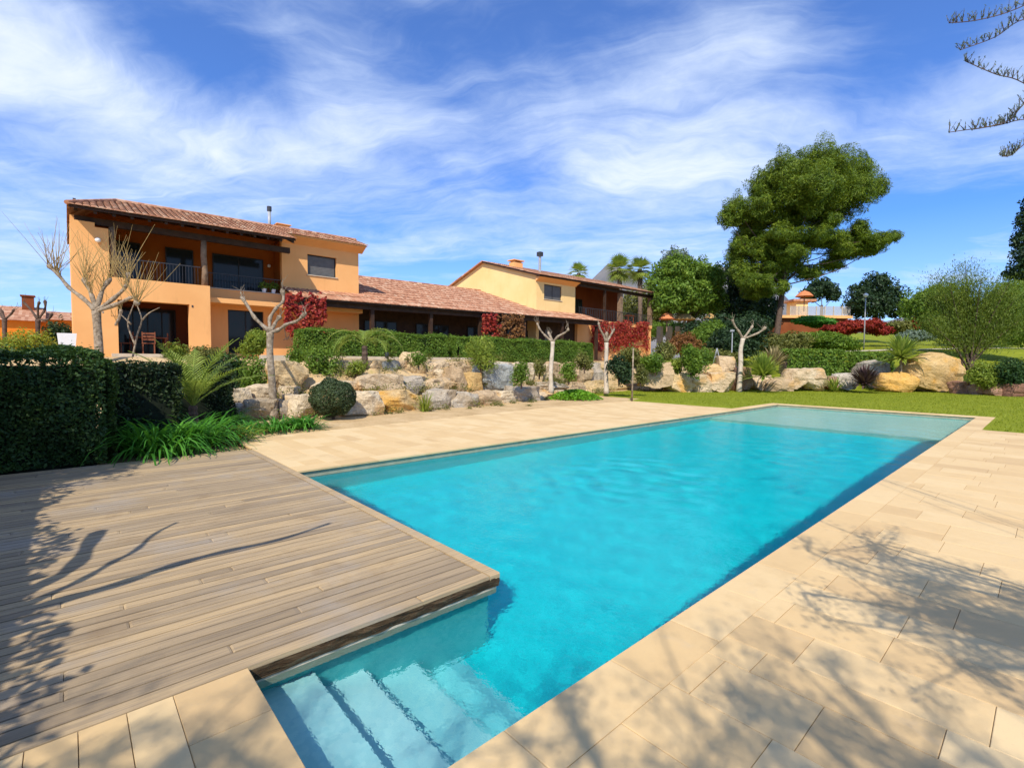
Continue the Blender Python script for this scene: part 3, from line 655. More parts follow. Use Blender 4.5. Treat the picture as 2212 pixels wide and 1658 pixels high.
# low wing between the houses
wing = thing('low_tiled_wing', (12.63, 28.3, TZ), 'long low wing with red tiled roof and deep shady porch joining the two houses', 'house')
zr2 = lambda x, y: 4.72+.012*(x-8.5)+.312*(y-25.0)
wallbox(wing, (12.63, 34, 28.3, 28.6, TZ-.5, 5.5), WOOD_AND_SHADE)  # dark wall and floor colours stand in for the deep porch shade
wallbox(wing, (8.42, 36, 24.6, 28.29, TZ-.3, TZ+.03), TERRA, 'porch_floor')
for i, (x0, x1) in enumerate(((13.4, 15.6), (17, 19.6), (21.2, 23.2), (25, 28), (29.4, 31.6))): window(wing, x0, x1, TZ+.1, 4.1, 28.1, sill=False, name='glazed_door', mull=2)
for x in (8.9, 12.4, 16.2, 20.0, 24.0, 28.0, 32.2): obj('porch_post', *box(x, x+.2, 25.3, 25.5, TZ-.2, 4.62), WOOD_AND_SHADE, wing)
V, Fc = box(8.6, 32.5, 25.28, 25.52, -.42, -.14); obj('eave_beam', [(a_, b_, c_+zr2(a_, 25.3)) for a_, b_, c_ in V], Fc, WOOD_AND_SHADE, wing)
zz = lambda x, y, d=.02: (x, y, zr2(x, y)-d)
rf2 = slab_roof(wing, [zz(8.45, 25.03), zz(32.6, 25.03), zz(32.6, 27.28), zz(8.45, 27.28)], .08, WOOD_AND_SHADE)
slab_roof(wing, [zz(12.63, 27.281), zz(27.18, 27.281), zz(27.18, 34.3), zz(12.63, 34.3)], .08, WOOD_AND_SHADE)
for a_, b_, y1 in ((8.4, 12.63, 27.29), (12.63, 27.19, 34.35), (27.19, 32.7, 27.29)): roof_rows(rf2, a_, b_, zr2, 24.95, y1, single=False)
slab_roof(wing, [zz(12.63, 34.3, -.05), zz(27.18, 34.3, -.05), (27.18, 40, 5.6), (12.63, 40, 5.6)], .1, TILE, 'rear_roof')
obj('ridge_tiles', *tube([zz(12.63, 34.32, -.04), zz(27.18, 34.32, -.04)], .1, 8), TILE, rf2)
# yellow house
h2 = thing('yellow_house', (27.2, 27.3, TZ), 'yellow gabled house with shuttered window and roofed terrace, centre distance', 'house')
def gtop(y): return 8.47+(y-27.3)*(10.34-8.47)/6.55 if y < 33.85 else 10.34-(y-33.85)*(10.34-8.35)/6.1
gp = [(27.301, TZ-.5), (41, TZ-.5), (41, 8.05)]+[(y, gtop(y)-.05) for y in (40, 37, 35, 34.2)]+[(33.8, gtop(33.8)-.02), (33, gtop(33)-.05), (30, gtop(30)-.05), (27.301, gtop(27.3)-.05)]
obj('gable_wall', *prism(gp, 'x', 27.2, 27.5), ST_YELLOW, h2)
W2 = (28.05, 30.1, 6.64, 7.8)
wallbox(h2, (27.501, 31.8, RY+.01, RY+.29, TZ, 5.149), WOOD_AND_SHADE, 'porch_wall'); obj('porch_shutter', *box(28.2, 28.9, RY-.03, RY+.005, TZ+.05, 4.2), SHUTTER, h2)  # lower wall coloured dark to paint the shade under the porch roof
for b_ in ((27.501, W2[0], RY, RY+.3, 5.15, 8.4), (W2[1], 31.8, RY, RY+.3, 5.15, 8.4), (W2[0]+.001, W2[1]-.001, RY+.001, RY+.299, W2[3], 8.399), (W2[0]+.001, W2[1]-.001, RY+.001, RY+.299, 5.15, W2[2])): wallbox(h2, b_, ST_YELLOW)
s2 = window(h2, W2[0]+.002, W2[1]-.002, W2[2]+.002, W2[3]-.002, RY, SHUTTER, mull=1, depth=.12)
obj('shutter_slat', *join(*[box(W2[0]+.06, W2[1]-.06, RY+.1, RY+.119, W2[2]+.06+i*.08, W2[2]+.12+i*.08) for i in range(13)]), SHUTTER, s2, kind='stuff')
wallbox(h2, (31.5, 31.799, RY+.301, 34, TZ, 8.4), ST_YELLOW)
zr3 = lambda x, y: 8.40+.012*(x-27)+.285*(y-26.9)
cornice(h2, 27.1, 31.9, RY, lambda x, y: zr3(x, y)-.05, ST_ORANGE)
rf3 = slab_roof(h2, [(26.95, 26.75, zr3(27, 26.75)-.02), (43.2, 26.5, zr3(43.2, 26.5)-.02), (43.2, 33.8, zr3(43.2, 33.8)-.02), (26.95, 33.8, zr3(27, 33.8)-.02)], .12, WOOD_AND_SHADE)
roof_rows(rf3, 26.9, 43.3, zr3, 26.55, 33.8, single=False)
slab_roof(h2, [(26.9, 33.8, 10.42), (43.3, 33.8, 10.6), (43.3, 41.3, 8.1), (26.9, 41.3, 8.0)], .12, TILE, 'rear_roof')
wallbox(h2, (31.8, 43, 26.9, 33, 5.0, 5.3), ST_ORANGE, 'terrace_floor'); wallbox(h2, (31.801, 43, 27.0, 27.3, TZ-.4, 4.999), ST_ORANGE)
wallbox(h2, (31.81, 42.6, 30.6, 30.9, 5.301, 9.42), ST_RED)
for x0, x1 in ((32.6, 34.2), (35.2, 36.6)): window(h2, x0, x1, 5.4, 7.6, 30.4, sill=False, name='terrace_door')
obj('eave_beam', *box(31.9, 43.1, 26.96, 27.2, 8.02, 8.3), WOOD_AND_SHADE, h2)
for x in (37.75, 42.75): obj('terrace_post', *box(x, x+.36, 26.95, 27.31, 5.3, 8.02), WOOD_LOG, h2)
obj('terrace_post', *box(35.4, 35.6, 26.95, 27.15, 5.3, 8.02), WOOD_AND_SHADE, h2); obj('terrace_post', *box(42.75, 43.0, 32.6, 32.9, 5.3, 9.6), WOOD_LOG, h2)
obj('railing', *join(box(31.85, 42.8, 26.92, 26.95, 6.25, 6.29), *[box(31.9+i*.25, 31.93+i*.25, 26.92, 26.95, 5.3, 6.25) for i in range(44)]), METAL_DARK, h2)
f2 = obj('flue', *tube([(at(1166, 583, Y=30)[0], 30, 8.8), (at(1166, 583, Y=30)[0], 30, 10.9)], .12, 10), METAL_GREY, h2)
fx = at(1166, 583, Y=30)[0]; obj('flue_cap', *box(fx-.2, fx+.2, 29.8, 30.2, 10.7, 11.05), METAL_DARK, f2)
cx_ = at(1112, 572, Y=32)[0]; obj('chimney', *join(box(cx_-.5, cx_+.5, 31.5, 32.2, 9.4, 10.25), box(cx_-.62, cx_+.62, 31.4, 32.3, 10.37, 10.45), box(cx_-.4, cx_-.3, 31.6, 32.1, 10.25, 10.37), box(cx_+.3, cx_+.4, 31.6, 32.1, 10.25, 10.37)), ST_ORANGE, h2)
# far orange house at left
a0 = at(0, 770, D=42); 
h3 = thing('bright_orange_house', (a0[0], a0[1], 1.6), 'bright orange house with small chimneys, far left behind bare trees', 'house')
ax, ay = a0[0], a0[1]
obj('wall', *box(ax-9, ax+2.6, ay, ay+8, 1.2, 4.9), ST_VIVID, h3)
obj('wall', *box(ax+2.61, ax+9, ay+2, ay+9, 1.2, 5.2), ST_VIVID, h3)
r3 = obj('roof', *prism([(ay-.4, 4.9), (ay+8.4, 4.9), (ay+4, 6.4)], 'x', ax-9.4, ax+2.9), TILE, h3)
obj('chimney', *join(box(ax+1.3, ax+2.1, ay+3, ay+3.8, 5.5, 7.3), box(ax+1.2, ax+2.2, ay+2.9, ay+3.9, 7.3, 7.42)), ST_RED, r3)
obj('roof', *prism([(ay+1.6, 5.2), (ay+9.4, 5.2), (ay+5.4, 6.2)], 'x', ax+2.91, ax+9.4), TILE, h3)

# ------------------------------------------------------------------ rocks
def rock(name, x0, x1, yt, yb, Y=None, D=None, m=ROCK, parent=None, deep=.9, round_=.07, seed=None, label=None, cat=None, group=None, jag=1.0):
    kw = dict(Y=Y) if Y is not None else dict(D=D)
    c = at((x0+x1)/2, (yt+yb)/2, **kw); A = at(x0, (yt+yb)/2, **kw); B = at(x1, (yt+yb)/2, **kw)
    T = at((x0+x1)/2, yt, **kw); Bo = at((x0+x1)/2, yb, **kw)
    w = np.linalg.norm(B-A)/2*1.04; h = abs(T[2]-Bo[2])/2*1.06; ex = (B-A)/np.linalg.norm(B-A); ex[2] = 0; ey = np.array([-ex[1], ex[0], 0])
    dp = deep*max(h*1.5, min(w, 1.0)); sd = (seed if seed is not None else random.random()*100)
    n = 11; V, idx, Fc = [], {}, []
    def vid(p):
        k = tuple(np.round(p, 5))
        if k not in idx: idx[k] = len(V); V.append(np.array(p))
        return idx[k]
    for ax in range(3):
        for s in (-1, 1):
            for i in range(n):
                for j in range(n):
                    q = []
                    for a_, b_ in ((i, j), (i+1, j), (i+1, j+1), (i, j+1)):
                        p = [0, 0, 0]; p[ax] = s; p[(ax+1) % 3] = -1+2*a_/n; p[(ax+2) % 3] = -1+2*b_/n; q.append(vid(p))
                    Fc.append(tuple(q if s > 0 else q[::-1]))
    out = []; rs = random.Random(int(sd*1000)); cuts = []
    for _ in range(11):
        nv = np.array([rs.gauss(0, 1), rs.gauss(0, 1), rs.gauss(0, 1)]); nv /= np.linalg.norm(nv); cuts.append((nv, rs.uniform(.92, 1.25)))
    lean = (mnoise.noise((sd, 1, 1))*.16, mnoise.noise((sd, 5, 1))*.12)
    for p in V:
        sp = p/np.linalg.norm(p); p2 = p*(1-round_)+sp*1.18*round_
        for nv, dc in cuts:
            e_ = p2@nv-dc
            if e_ > 0: p2 = p2-nv*e_
        v = Vector(p2)*1.0+Vector((sd, sd*.7, 0))
        nn = .03+mnoise.noise(v*.9)*.16*jag+mnoise.noise(v*2.1)*.07*jag+mnoise.noise(v*4.6)*.04*jag
        cell = mnoise.cell(v*1.3)*.05*jag
        p3 = p2*(1+nn+cell); xx3 = p3[0]+lean[0]*p3[2]
        out.append(c+ex*xx3*w+ey*(p3[1]*dp+dp*.85)+np.array([0, 0, p3[2]*h*(1+lean[1]*p3[0])]))
    return obj(name, out, Fc, m, parent, smooth=False, label=label, cat=cat, group=group, base=None if parent else (c[0], c[1], c[2]-h))
def shade_angle(o, ang=38):
    me = o.data; me.update()
def z7(a, b, c, d): return 476.1+a*.2318, 476.1+b*.2318, 695.9+c*.2318, 695.9+d*.2318
def z8(a, b, c, d): return 952.2+a*.2318, 952.2+b*.2318, 717.8+c*.2318, 717.8+d*.2318
def z4(a, b, c, d): return 1318.4+a*.2318, 1318.4+b*.2318, 512.7+c*.2318, 512.7+d*.2318
def z5(a, b, c, d): return 1757.9+a*.2341, 1757.9+b*.2341, 549.3+c*.2341, 549.3+d*.2341
rw = thing('boulder_wall', (9, 14.2, 0), 'terraced dry wall of pale sandstone boulders behind the pool terrace', 'rock wall')
for q, Y, m_ in (
    ((255, 540, 725, 890), 14.4, ROCK_GREY), ((540, 655, 735, 890), 14.5, ROCK_GREY), ((650, 890, 690, 890), 14.3, ROCK), ((1170, 1510, 665, 895), 13.9, ROCK), ((1440, 1890, 655, 845), 14.3, ROCK_ORANGE), ((1975, 2150, 640, 830), 14.3, ROCK_GREY), ((890, 1180, 740, 880), 14.6, ROCK),
    ((590, 765, 600, 735), 15.4, ROCK), ((520, 830, 375, 620), 16.2, ROCK_ORANGE), ((1185, 1330, 560, 680), 15.6, ROCK), ((1325, 1680, 500, 675), 15.5, ROCK), ((1665, 1880, 512, 670), 15.6, ROCK_GREY), ((1890, 1990, 560, 680), 15.7, ROCK), ((1975, 2200, 530, 665), 15.4, ROCK), ((900, 1190, 560, 720), 15.8, ROCK),
    ((1050, 1190, 355, 515), 17.4, ROCK_GREY), ((1185, 1400, 372, 515), 17.4, ROCK), ((1385, 1540, 365, 505), 17.5, ROCK), ((1530, 1700, 368, 515), 17.4, ROCK_BLUE), ((1660, 1800, 370, 515), 17.6, ROCK), ((1785, 1935, 290, 510), 17.2, ROCK_ORANGE), ((1935, 2150, 372, 530), 17.4, ROCK), ((870, 1060, 380, 520), 17.6, ROCK),
    ((110, 295, 625, 780), 15.6, ROCK), ((80, 260, 765, 880), 15.0, ROCK_GREY), ((-60, 120, 690, 830), 15.9, ROCK_GREY), ((280, 520, 590, 740), 15.9, ROCK)):
    x0, x1, y0, y1 = z7(*q); rock('boulder', x0, x1, y0, y1, Y=Y, m=m_, parent=rw, deep=.8)
for q, Y, m_ in (
    ((-5, 125, 545, 735), 14.4, ROCK_GREY), ((105, 345, 565, 730), 14.3, ROCK_GREY), ((325, 560, 552, 720), 14.4, ROCK), ((545, 725, 555, 710), 14.6, ROCK), ((700, 900, 515, 670), 14.7, ROCK_GREY), ((640, 960, 495, 575), 15.7, ROCK), ((890, 1180, 560, 650), 15.1, ROCK),
    ((-20, 115, 440, 560), 15.6, ROCK_GREY), ((105, 245, 340, 575), 15.7, ROCK), ((235, 400, 385, 570), 15.6, ROCK_ORANGE), ((395, 665, 320, 555), 15.7, ROCK_BLUE), ((515, 705, 285, 450), 17.0, ROCK_GREY),
    ((-10, 85, 283, 375), 17.4, ROCK), ((75, 305, 278, 370), 17.3, ROCK), ((-10, 115, 348, 445), 16.6, ROCK), ((745, 865, 300, 500), 17.2, ROCK), ((850, 955, 335, 490), 17.3, ROCK_ORANGE), ((950, 1050, 310, 480), 17.4, ROCK), ((1035, 1145, 285, 470), 17.2, ROCK), ((1140, 1240, 320, 480), 17.6, ROCK), ((1225, 1400, 290, 480), 17.2, ROCK), ((1385, 1500, 296, 465), 17.4, ROCK_GREY),
    ((900, 1210, 465, 540), 16.6, ROCK_GREY), ((1340, 1770, 452, 610), 17.0, ROCK_ORANGE), ((1755, 2125, 466, 590), 17.2, ROCK), ((1190, 1360, 470, 570), 17.0, ROCK)):
    x0, x1, y0, y1 = z8(*q); rock('boulder', x0, x1, y0, y1, Y=Y, m=m_, parent=rw, deep=.8)
re_ = thing('boulder_row', tuple(at(1600, 842, D=28.5)), 'long row of sandstone boulders edging the far lawn behind the white trunk', 'rock wall')
for q, D, m_ in (((160, 340, 1160, 1350), 28, ROCK), ((325, 565, 1185, 1385), 27.6, ROCK), ((365, 665, 1155, 1300), 28.6, ROCK), ((555, 805, 1275, 1440), 27.8, ROCK_ORANGE), ((775, 965, 1288, 1440), 27.9, ROCK), ((945, 1160, 1265, 1436), 28, ROCK), ((825, 905, 1185, 1290), 29.5, ROCK), ((895, 1065, 1185, 1300), 29.3, ROCK_ORANGE), ((1035, 1195, 1115, 1280), 29.3, ROCK), ((1170, 1330, 1220, 1425), 29.2, ROCK_RED), ((1490, 1705, 1310, 1432), 29.2, ROCK), ((1650, 1840, 1235, 1410), 29.4, ROCK), ((1815, 2025, 1235, 1410), 29.6, ROCK), ((2025, 2130, 1300, 1410), 30, ROCK_RED), ((1330, 1500, 1290, 1420), 30, ROCK), ((600, 840, 1190, 1290), 29.6, ROCK)):
    x0, x1, y0, y1 = z4(*q); rock('boulder', x0, x1, y0, y1, D=D, m=m_, parent=re_, deep=.8)
for q, D, m_ in (((-40, 130, 1065, 1240), 29.6, ROCK), ((225, 410, 1105, 1240), 30, ROCK_GREY)):
    x0, x1, y0, y1 = z5(*q); rock('boulder', x0, x1, y0, y1, D=D, m=m_, parent=re_, deep=.8)
x0, x1, y0, y1 = z5(535, 705, 995, 1230); rock('boulder', x0, x1, y0, y1, D=31.5, m=ROCK_GREY, deep=.8, round_=.6, label='tall rounded grey boulder between the dark flax and the yucca', cat='boulder')
x0, x1, y0, y1 = z5(690, 975, 1105, 1268); rock('boulder', x0, x1, y0, y1, D=29.2, m=ROCK_VIVID, deep=.8, round_=.75, label='low domed bright orange boulder below the stalked yucca', cat='boulder')
x0, x1, y0, y1 = z5(940, 1395, 950, 1275); rock('boulder', x0, x1, y0, y1, D=29.4, m=ROCK_ORANGE, deep=.7, round_=.62, label='biggest grey and orange boulder at the right lawn edge', cat='boulder')
rr = thing('low_rock_edging', tuple(at(2150, 850, D=27)), 'low row of red-brown rocks edging the lawn at the right', 'rock wall')
for q, D in (((1350, 1515, 1180, 1305), 28), ((1500, 1665, 1195, 1315), 27.4), ((1650, 1885, 1178, 1325), 26.6), ((1865, 2060, 1205, 1350), 25.8)):
    x0, x1, y0, y1 = z5(*q); rock('rock', x0, x1, y0, y1, D=D, m=ROCK_RED, parent=rr, deep=.8)

# ------------------------------------------------------------------ bare pollarded trees
def pollard(base, label, D, trunk, limbs, r0, group='bare pollarded trees', twigs=None, name='pollarded_tree', m=BARK_PALE, dz_=0.5, zb=None):
    mt = BARK_LIME if 'white' in label else m
    P = [at(x, y, D=D) for x, y in trunk]
    if zb is not None: P = [np.array([P[0][0], P[0][1], zb])]+P
    t = thing(name, P[0], label, 'tree', group)
    n = len(P); obj('trunk', *tube(smooth_path(P, 4), np.interp(np.linspace(0, 1, (n-1)*4+1), [0, .12, .75, 1], [r0*1.35, r0, r0*.82, r0*.95]), 10), mt, t, smooth=True)
    for k, L in enumerate(limbs):
        sgn = random.uniform(-1, 1)*dz_
        Q = [at(x, y, D=D+sgn*i/len(L)) for i, (x, y) in enumerate(L)]; Q[0] = P[-1]+(Q[0]-P[-1])*.3
        S = smooth_path(Q, 4); rr_ = np.linspace(r0*.56, r0*.27, len(S)); rr_[-4:] *= np.array([1.15, 1.6, 1.9, 1.2])
        rr_ *= 1+.20*np.sin(np.arange(len(S))*1.7+k)*rng.uniform(.5, 1.3, len(S))
        lb = obj('branch', *tube(S, rr_, 8), m, t, smooth=True)
        tw = []
        for j in range(5 if twigs is None else twigs):
            s0 = S[-1-int(rng.integers(0, min(len(S), 6 if twigs else 3)))]; l_ = random.uniform(.15, .45) if not twigs else random.uniform(.6, 1.7)
            d = np.array([rng.normal(0, .35), rng.normal(0, .35), 1.0])*l_; tw.append(tube([s0, s0+d*.5+rng.normal(0, .05, 3), s0+d+rng.normal(0, .06, 3)], [.010, .007, .003], 4, False))
        obj('twigs', *join(*tw), BARK_TWIG if twigs else m, t, kind='stuff')
    return t
pollard(None, 'largest bare pollarded tree with thin upright shoots, behind the dark hedge', 16, [(216, 830), (214, 760), (210, 700), (208, 672)],
    [[(205, 668), (180, 645), (150, 622), (125, 592), (103, 572)], [(212, 668), (245, 645), (272, 618), (278, 588)], [(212, 670), (250, 658), (288, 642), (296, 660)], [(208, 664), (195, 630), (180, 600)], [(210, 662), (222, 625), (240, 600)]], .135, twigs=34, zb=.3)
pollard(None, 'small bare pollarded tree just right of the largest one', 20, [(243, 800), (240, 745), (240, 715)], [[(240, 712), (225, 690), (222, 672)], [(242, 712), (256, 690), (262, 668)], [(240, 710), (242, 684)]], .11, twigs=8, zb=1.2)
pollard(None, 'slender bare pollarded tree in front of the boulder wall by the round bush', 13.57, [(592, 905), (588, 830), (583, 760), (584, 718)],
    [[(580, 712), (552, 688), (537, 664), (521, 640)], [(584, 712), (583, 688), (597, 665), (612, 649), (609, 624)], [(588, 716), (602, 712), (620, 700), (642, 693), (661, 675)], [(586, 714), (596, 695), (606, 682)]], .105, twigs=None)
pollard(None, 'white-trunked pollarded tree behind the bright green ground cover', 22, [(1191, 850), (1190, 800), (1193, 760), (1194, 738)], [[(1190, 735), (1181, 728), (1167, 712), (1160, 697)], [(1192, 735), (1184, 716)], [(1197, 737), (1206, 726), (1221, 718), (1229, 710)]], .105)
pollard(None, 'white-trunked pollarded tree before the red creeper wall', 24, [(1310, 850), (1309, 800), (1310, 760), (1310, 740)], [[(1308, 737), (1303, 723), (1296, 710), (1293, 697)], [(1312, 737), (1317, 728), (1327, 710)], [(1310, 738), (1311, 716)]], .115)
pollard(None, 'white-trunked pollarded tree on the far lawn edge beside the spiky green yucca', 28.6, [(1596, 846), (1600, 791), (1600, 756), (1605, 731)], [[(1602, 729), (1597, 717), (1587, 703), (1582, 690)], [(1608, 731), (1618, 715), (1626, 703)], [(1610, 732), (1638, 719), (1655, 706)]], .14)
pollard(None, 'dark bare pollarded tree far left in front of the orange house', 26, [(84, 770), (82, 720), (82, 690)], [[(80, 688), (66, 668), (50, 652)], [(83, 688), (82, 664), (85, 652)], [(84, 688), (97, 668), (97, 648)], [(84, 690), (104, 690), (112, 676)]], .12, m=BARK_DARK, zb=.8)
pollard(None, 'bare pollarded tree cut by the left picture edge', 25, [(12, 770), (10, 715), (10, 690)], [[(10, 688), (-6, 672), (-12, 660)], [(11, 688), (24, 678), (30, 668)], [(10, 690), (2, 668)]], .11, m=BARK_DARK, zb=.8)
sp = thing('bare_sapling', at(288, 770, D=18), 'thin pale bare sapling with forked branches before the dark porch', 'tree')
for L in ([(286, 775), (296, 725), (306, 692), (298, 664), (291, 650)], [(306, 692), (322, 676), (345, 664)], [(292, 745), (276, 700), (284, 670), (290, 655)], [(283, 700), (262, 680)]):
    Q = smooth_path([at(x, y, D=18) for x, y in L], 4); obj('branch', *tube(Q, np.linspace(.035, .012, len(Q)), 6), BARK_PALE, sp, smooth=True)
p0, p1 = at(1365, 866, z=0), at(1368, 752, D=20.7); obj('slim_post', *tube([p0, (p0+p1)/2+[.01, 0, 0], p1], [.042, .036, .028], 8), BARK_PALE, label='slim pale post standing alone at the lawn corner', cat='post', base=p0, smooth=True)

# ------------------------------------------------------------------ hedges, bushes, strappy plants
def hedge_leaves(x0, x1, y0, y1, z0f, z1, dens, size, wob=.06, aspect=.5, faces='fltr'):
    out = []
    def add(P, nrm):
        w = (rng.random(len(P)) < .05)*rng.random(len(P))*.12+wob*.8*np.sin(P[:, 0]*5.3+P[:, 2]*4.1+P[:, 1]*3)+wob*np.sin(P[:, 0]*2.1+P[:, 2]*1.3)+wob*np.sin(P[:, 1]*2.7-P[:, 2]*2.2+1)+wob*1.2*(rng.random(len(P))-.6)
        P = P+np.asarray(nrm)*w[:, None]; out.append(leaves(P, np.tile(np.asarray(nrm, float), (len(P), 1)), size, aspect, .75))
    u = lambda a, b, n: rng.uniform(a, b, n)
    lx, ly, lz = x1-x0, y1-y0, z1-z0f
    if 'f' in faces: n = int(lx*lz*dens); add(np.stack([u(x0, x1, n), np.full(n, y0), u(z0f, z1, n)], 1), (0, -1, 0))
    if 'l' in faces: n = int(ly*lz*dens); add(np.stack([np.full(n, x0), u(y0, y1, n), u(z0f, z1, n)], 1), (-1, 0, 0))
    if 'r' in faces: n = int(ly*lz*dens); add(np.stack([np.full(n, x1), u(y0, y1, n), u(z0f, z1, n)], 1), (1, 0, 0))
    if 't' in faces: n = int(lx*ly*dens); add(np.stack([u(x0, x1, n), u(y0, y1, n), np.full(n, z1)], 1), (0, 0, 1))
    return cat_leaves(out)
def hedge(label, segs, m, dens, size, name='clipped_hedge', group=None, wob=.06, core=LEAF_DARK):
    x0, x1, y0, y1, z0, z1 = segs[0]
    t = thing(name, ((x0+x1)/2, (y0+y1)/2, z0), label, 'hedge', group)
    L = [hedge_leaves(a, b, c, d, e, f, dens, size, wob) for a, b, c, d, e, f in segs]
    V, Fc, T = cat_leaves(L); obj('foliage', V, Fc, m, t, tint=T, kind='stuff')
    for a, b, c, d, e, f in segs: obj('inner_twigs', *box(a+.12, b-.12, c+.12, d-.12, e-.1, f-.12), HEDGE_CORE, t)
    return t
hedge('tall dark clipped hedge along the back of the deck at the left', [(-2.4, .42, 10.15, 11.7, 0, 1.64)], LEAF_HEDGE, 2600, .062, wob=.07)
hedge('lower dark hedge set back between the left hedge and the small palm', [(.36, 1.62, 11.2, 12.6, 0, 1.56), (1.4, 3.0, 13.65, 14.8, 0, 1.44)], LEAF_HEDGE_SHADE, 1700, .068, wob=.09)
hedge('clipped side hedge left of the deck, casting its shade on the planks', [(-2.7, -1.85, 1.2, 10.0, 0, 2.3)], LEAF_HEDGE, 300, .12, wob=.1)
hedge('long trimmed green hedge on the terrace before the low wing', [(6.9, 13.8, 20, 21, 1.6, 2.88), (14.5, 25.2, 20.05, 21, 1.6, 2.88)], LEAF_GREEN, 1100, .095, wob=.05)
obj('terrace_kerb', *box(5.2, 15.3, 19.3, 19.6, 1.2, 1.82), PALE_STONE, label='pale stone kerb running below the long terrace hedge', cat='kerb', base=(10, 19.4, 1.2))
hd = at(1760, 790, D=34); 
def bush(name, label, cat, x, yb, yt, hw, D, m, size, dens=260, aspect=.45, lump=.28, group=None, nb=4, stem=True, z0=None, upbias=.15, fill=.6, depth=1.0):
    b = at(x, yb, D=D); 
    if z0 is not None: b[2] = z0
    top = at(x, yt, D=D)[2]; h = top-b[2]; r = hw*pxm(D)
    t = thing(name, b, label, cat, group); blobs = []
    for k in range(nb):
        f = (k+.5)/nb; blobs.append((b+RT*r*.45*random.uniform(-1, 1)*(1 if nb > 1 else 0)+np.array([0, 0, h*(.20+.54*f)])+FW*[1, 1, 0]*r*.3*random.uniform(-1, 1), np.array([r*random.uniform(.55, .78), r*random.uniform(.55, .78)*depth, h*random.uniform(.24, .34)]) if nb > 1 else np.array([r, r*depth, h*.5])))
    V, Fc, T = crown(blobs, dens, size, aspect, lump, fill, .9, upbias=upbias)
    obj('foliage', V, Fc, m, t, tint=T, kind='stuff')
    st_ = [tube([b-[0, 0, .15], b+np.array([rng.normal(0, .12*r), rng.normal(0, .12*r), h*.35]), c_[0]], [.03, .022, .01], 5) for c_ in blobs]
    obj('stems', *join(*st_), BARK_DARK, t); return t
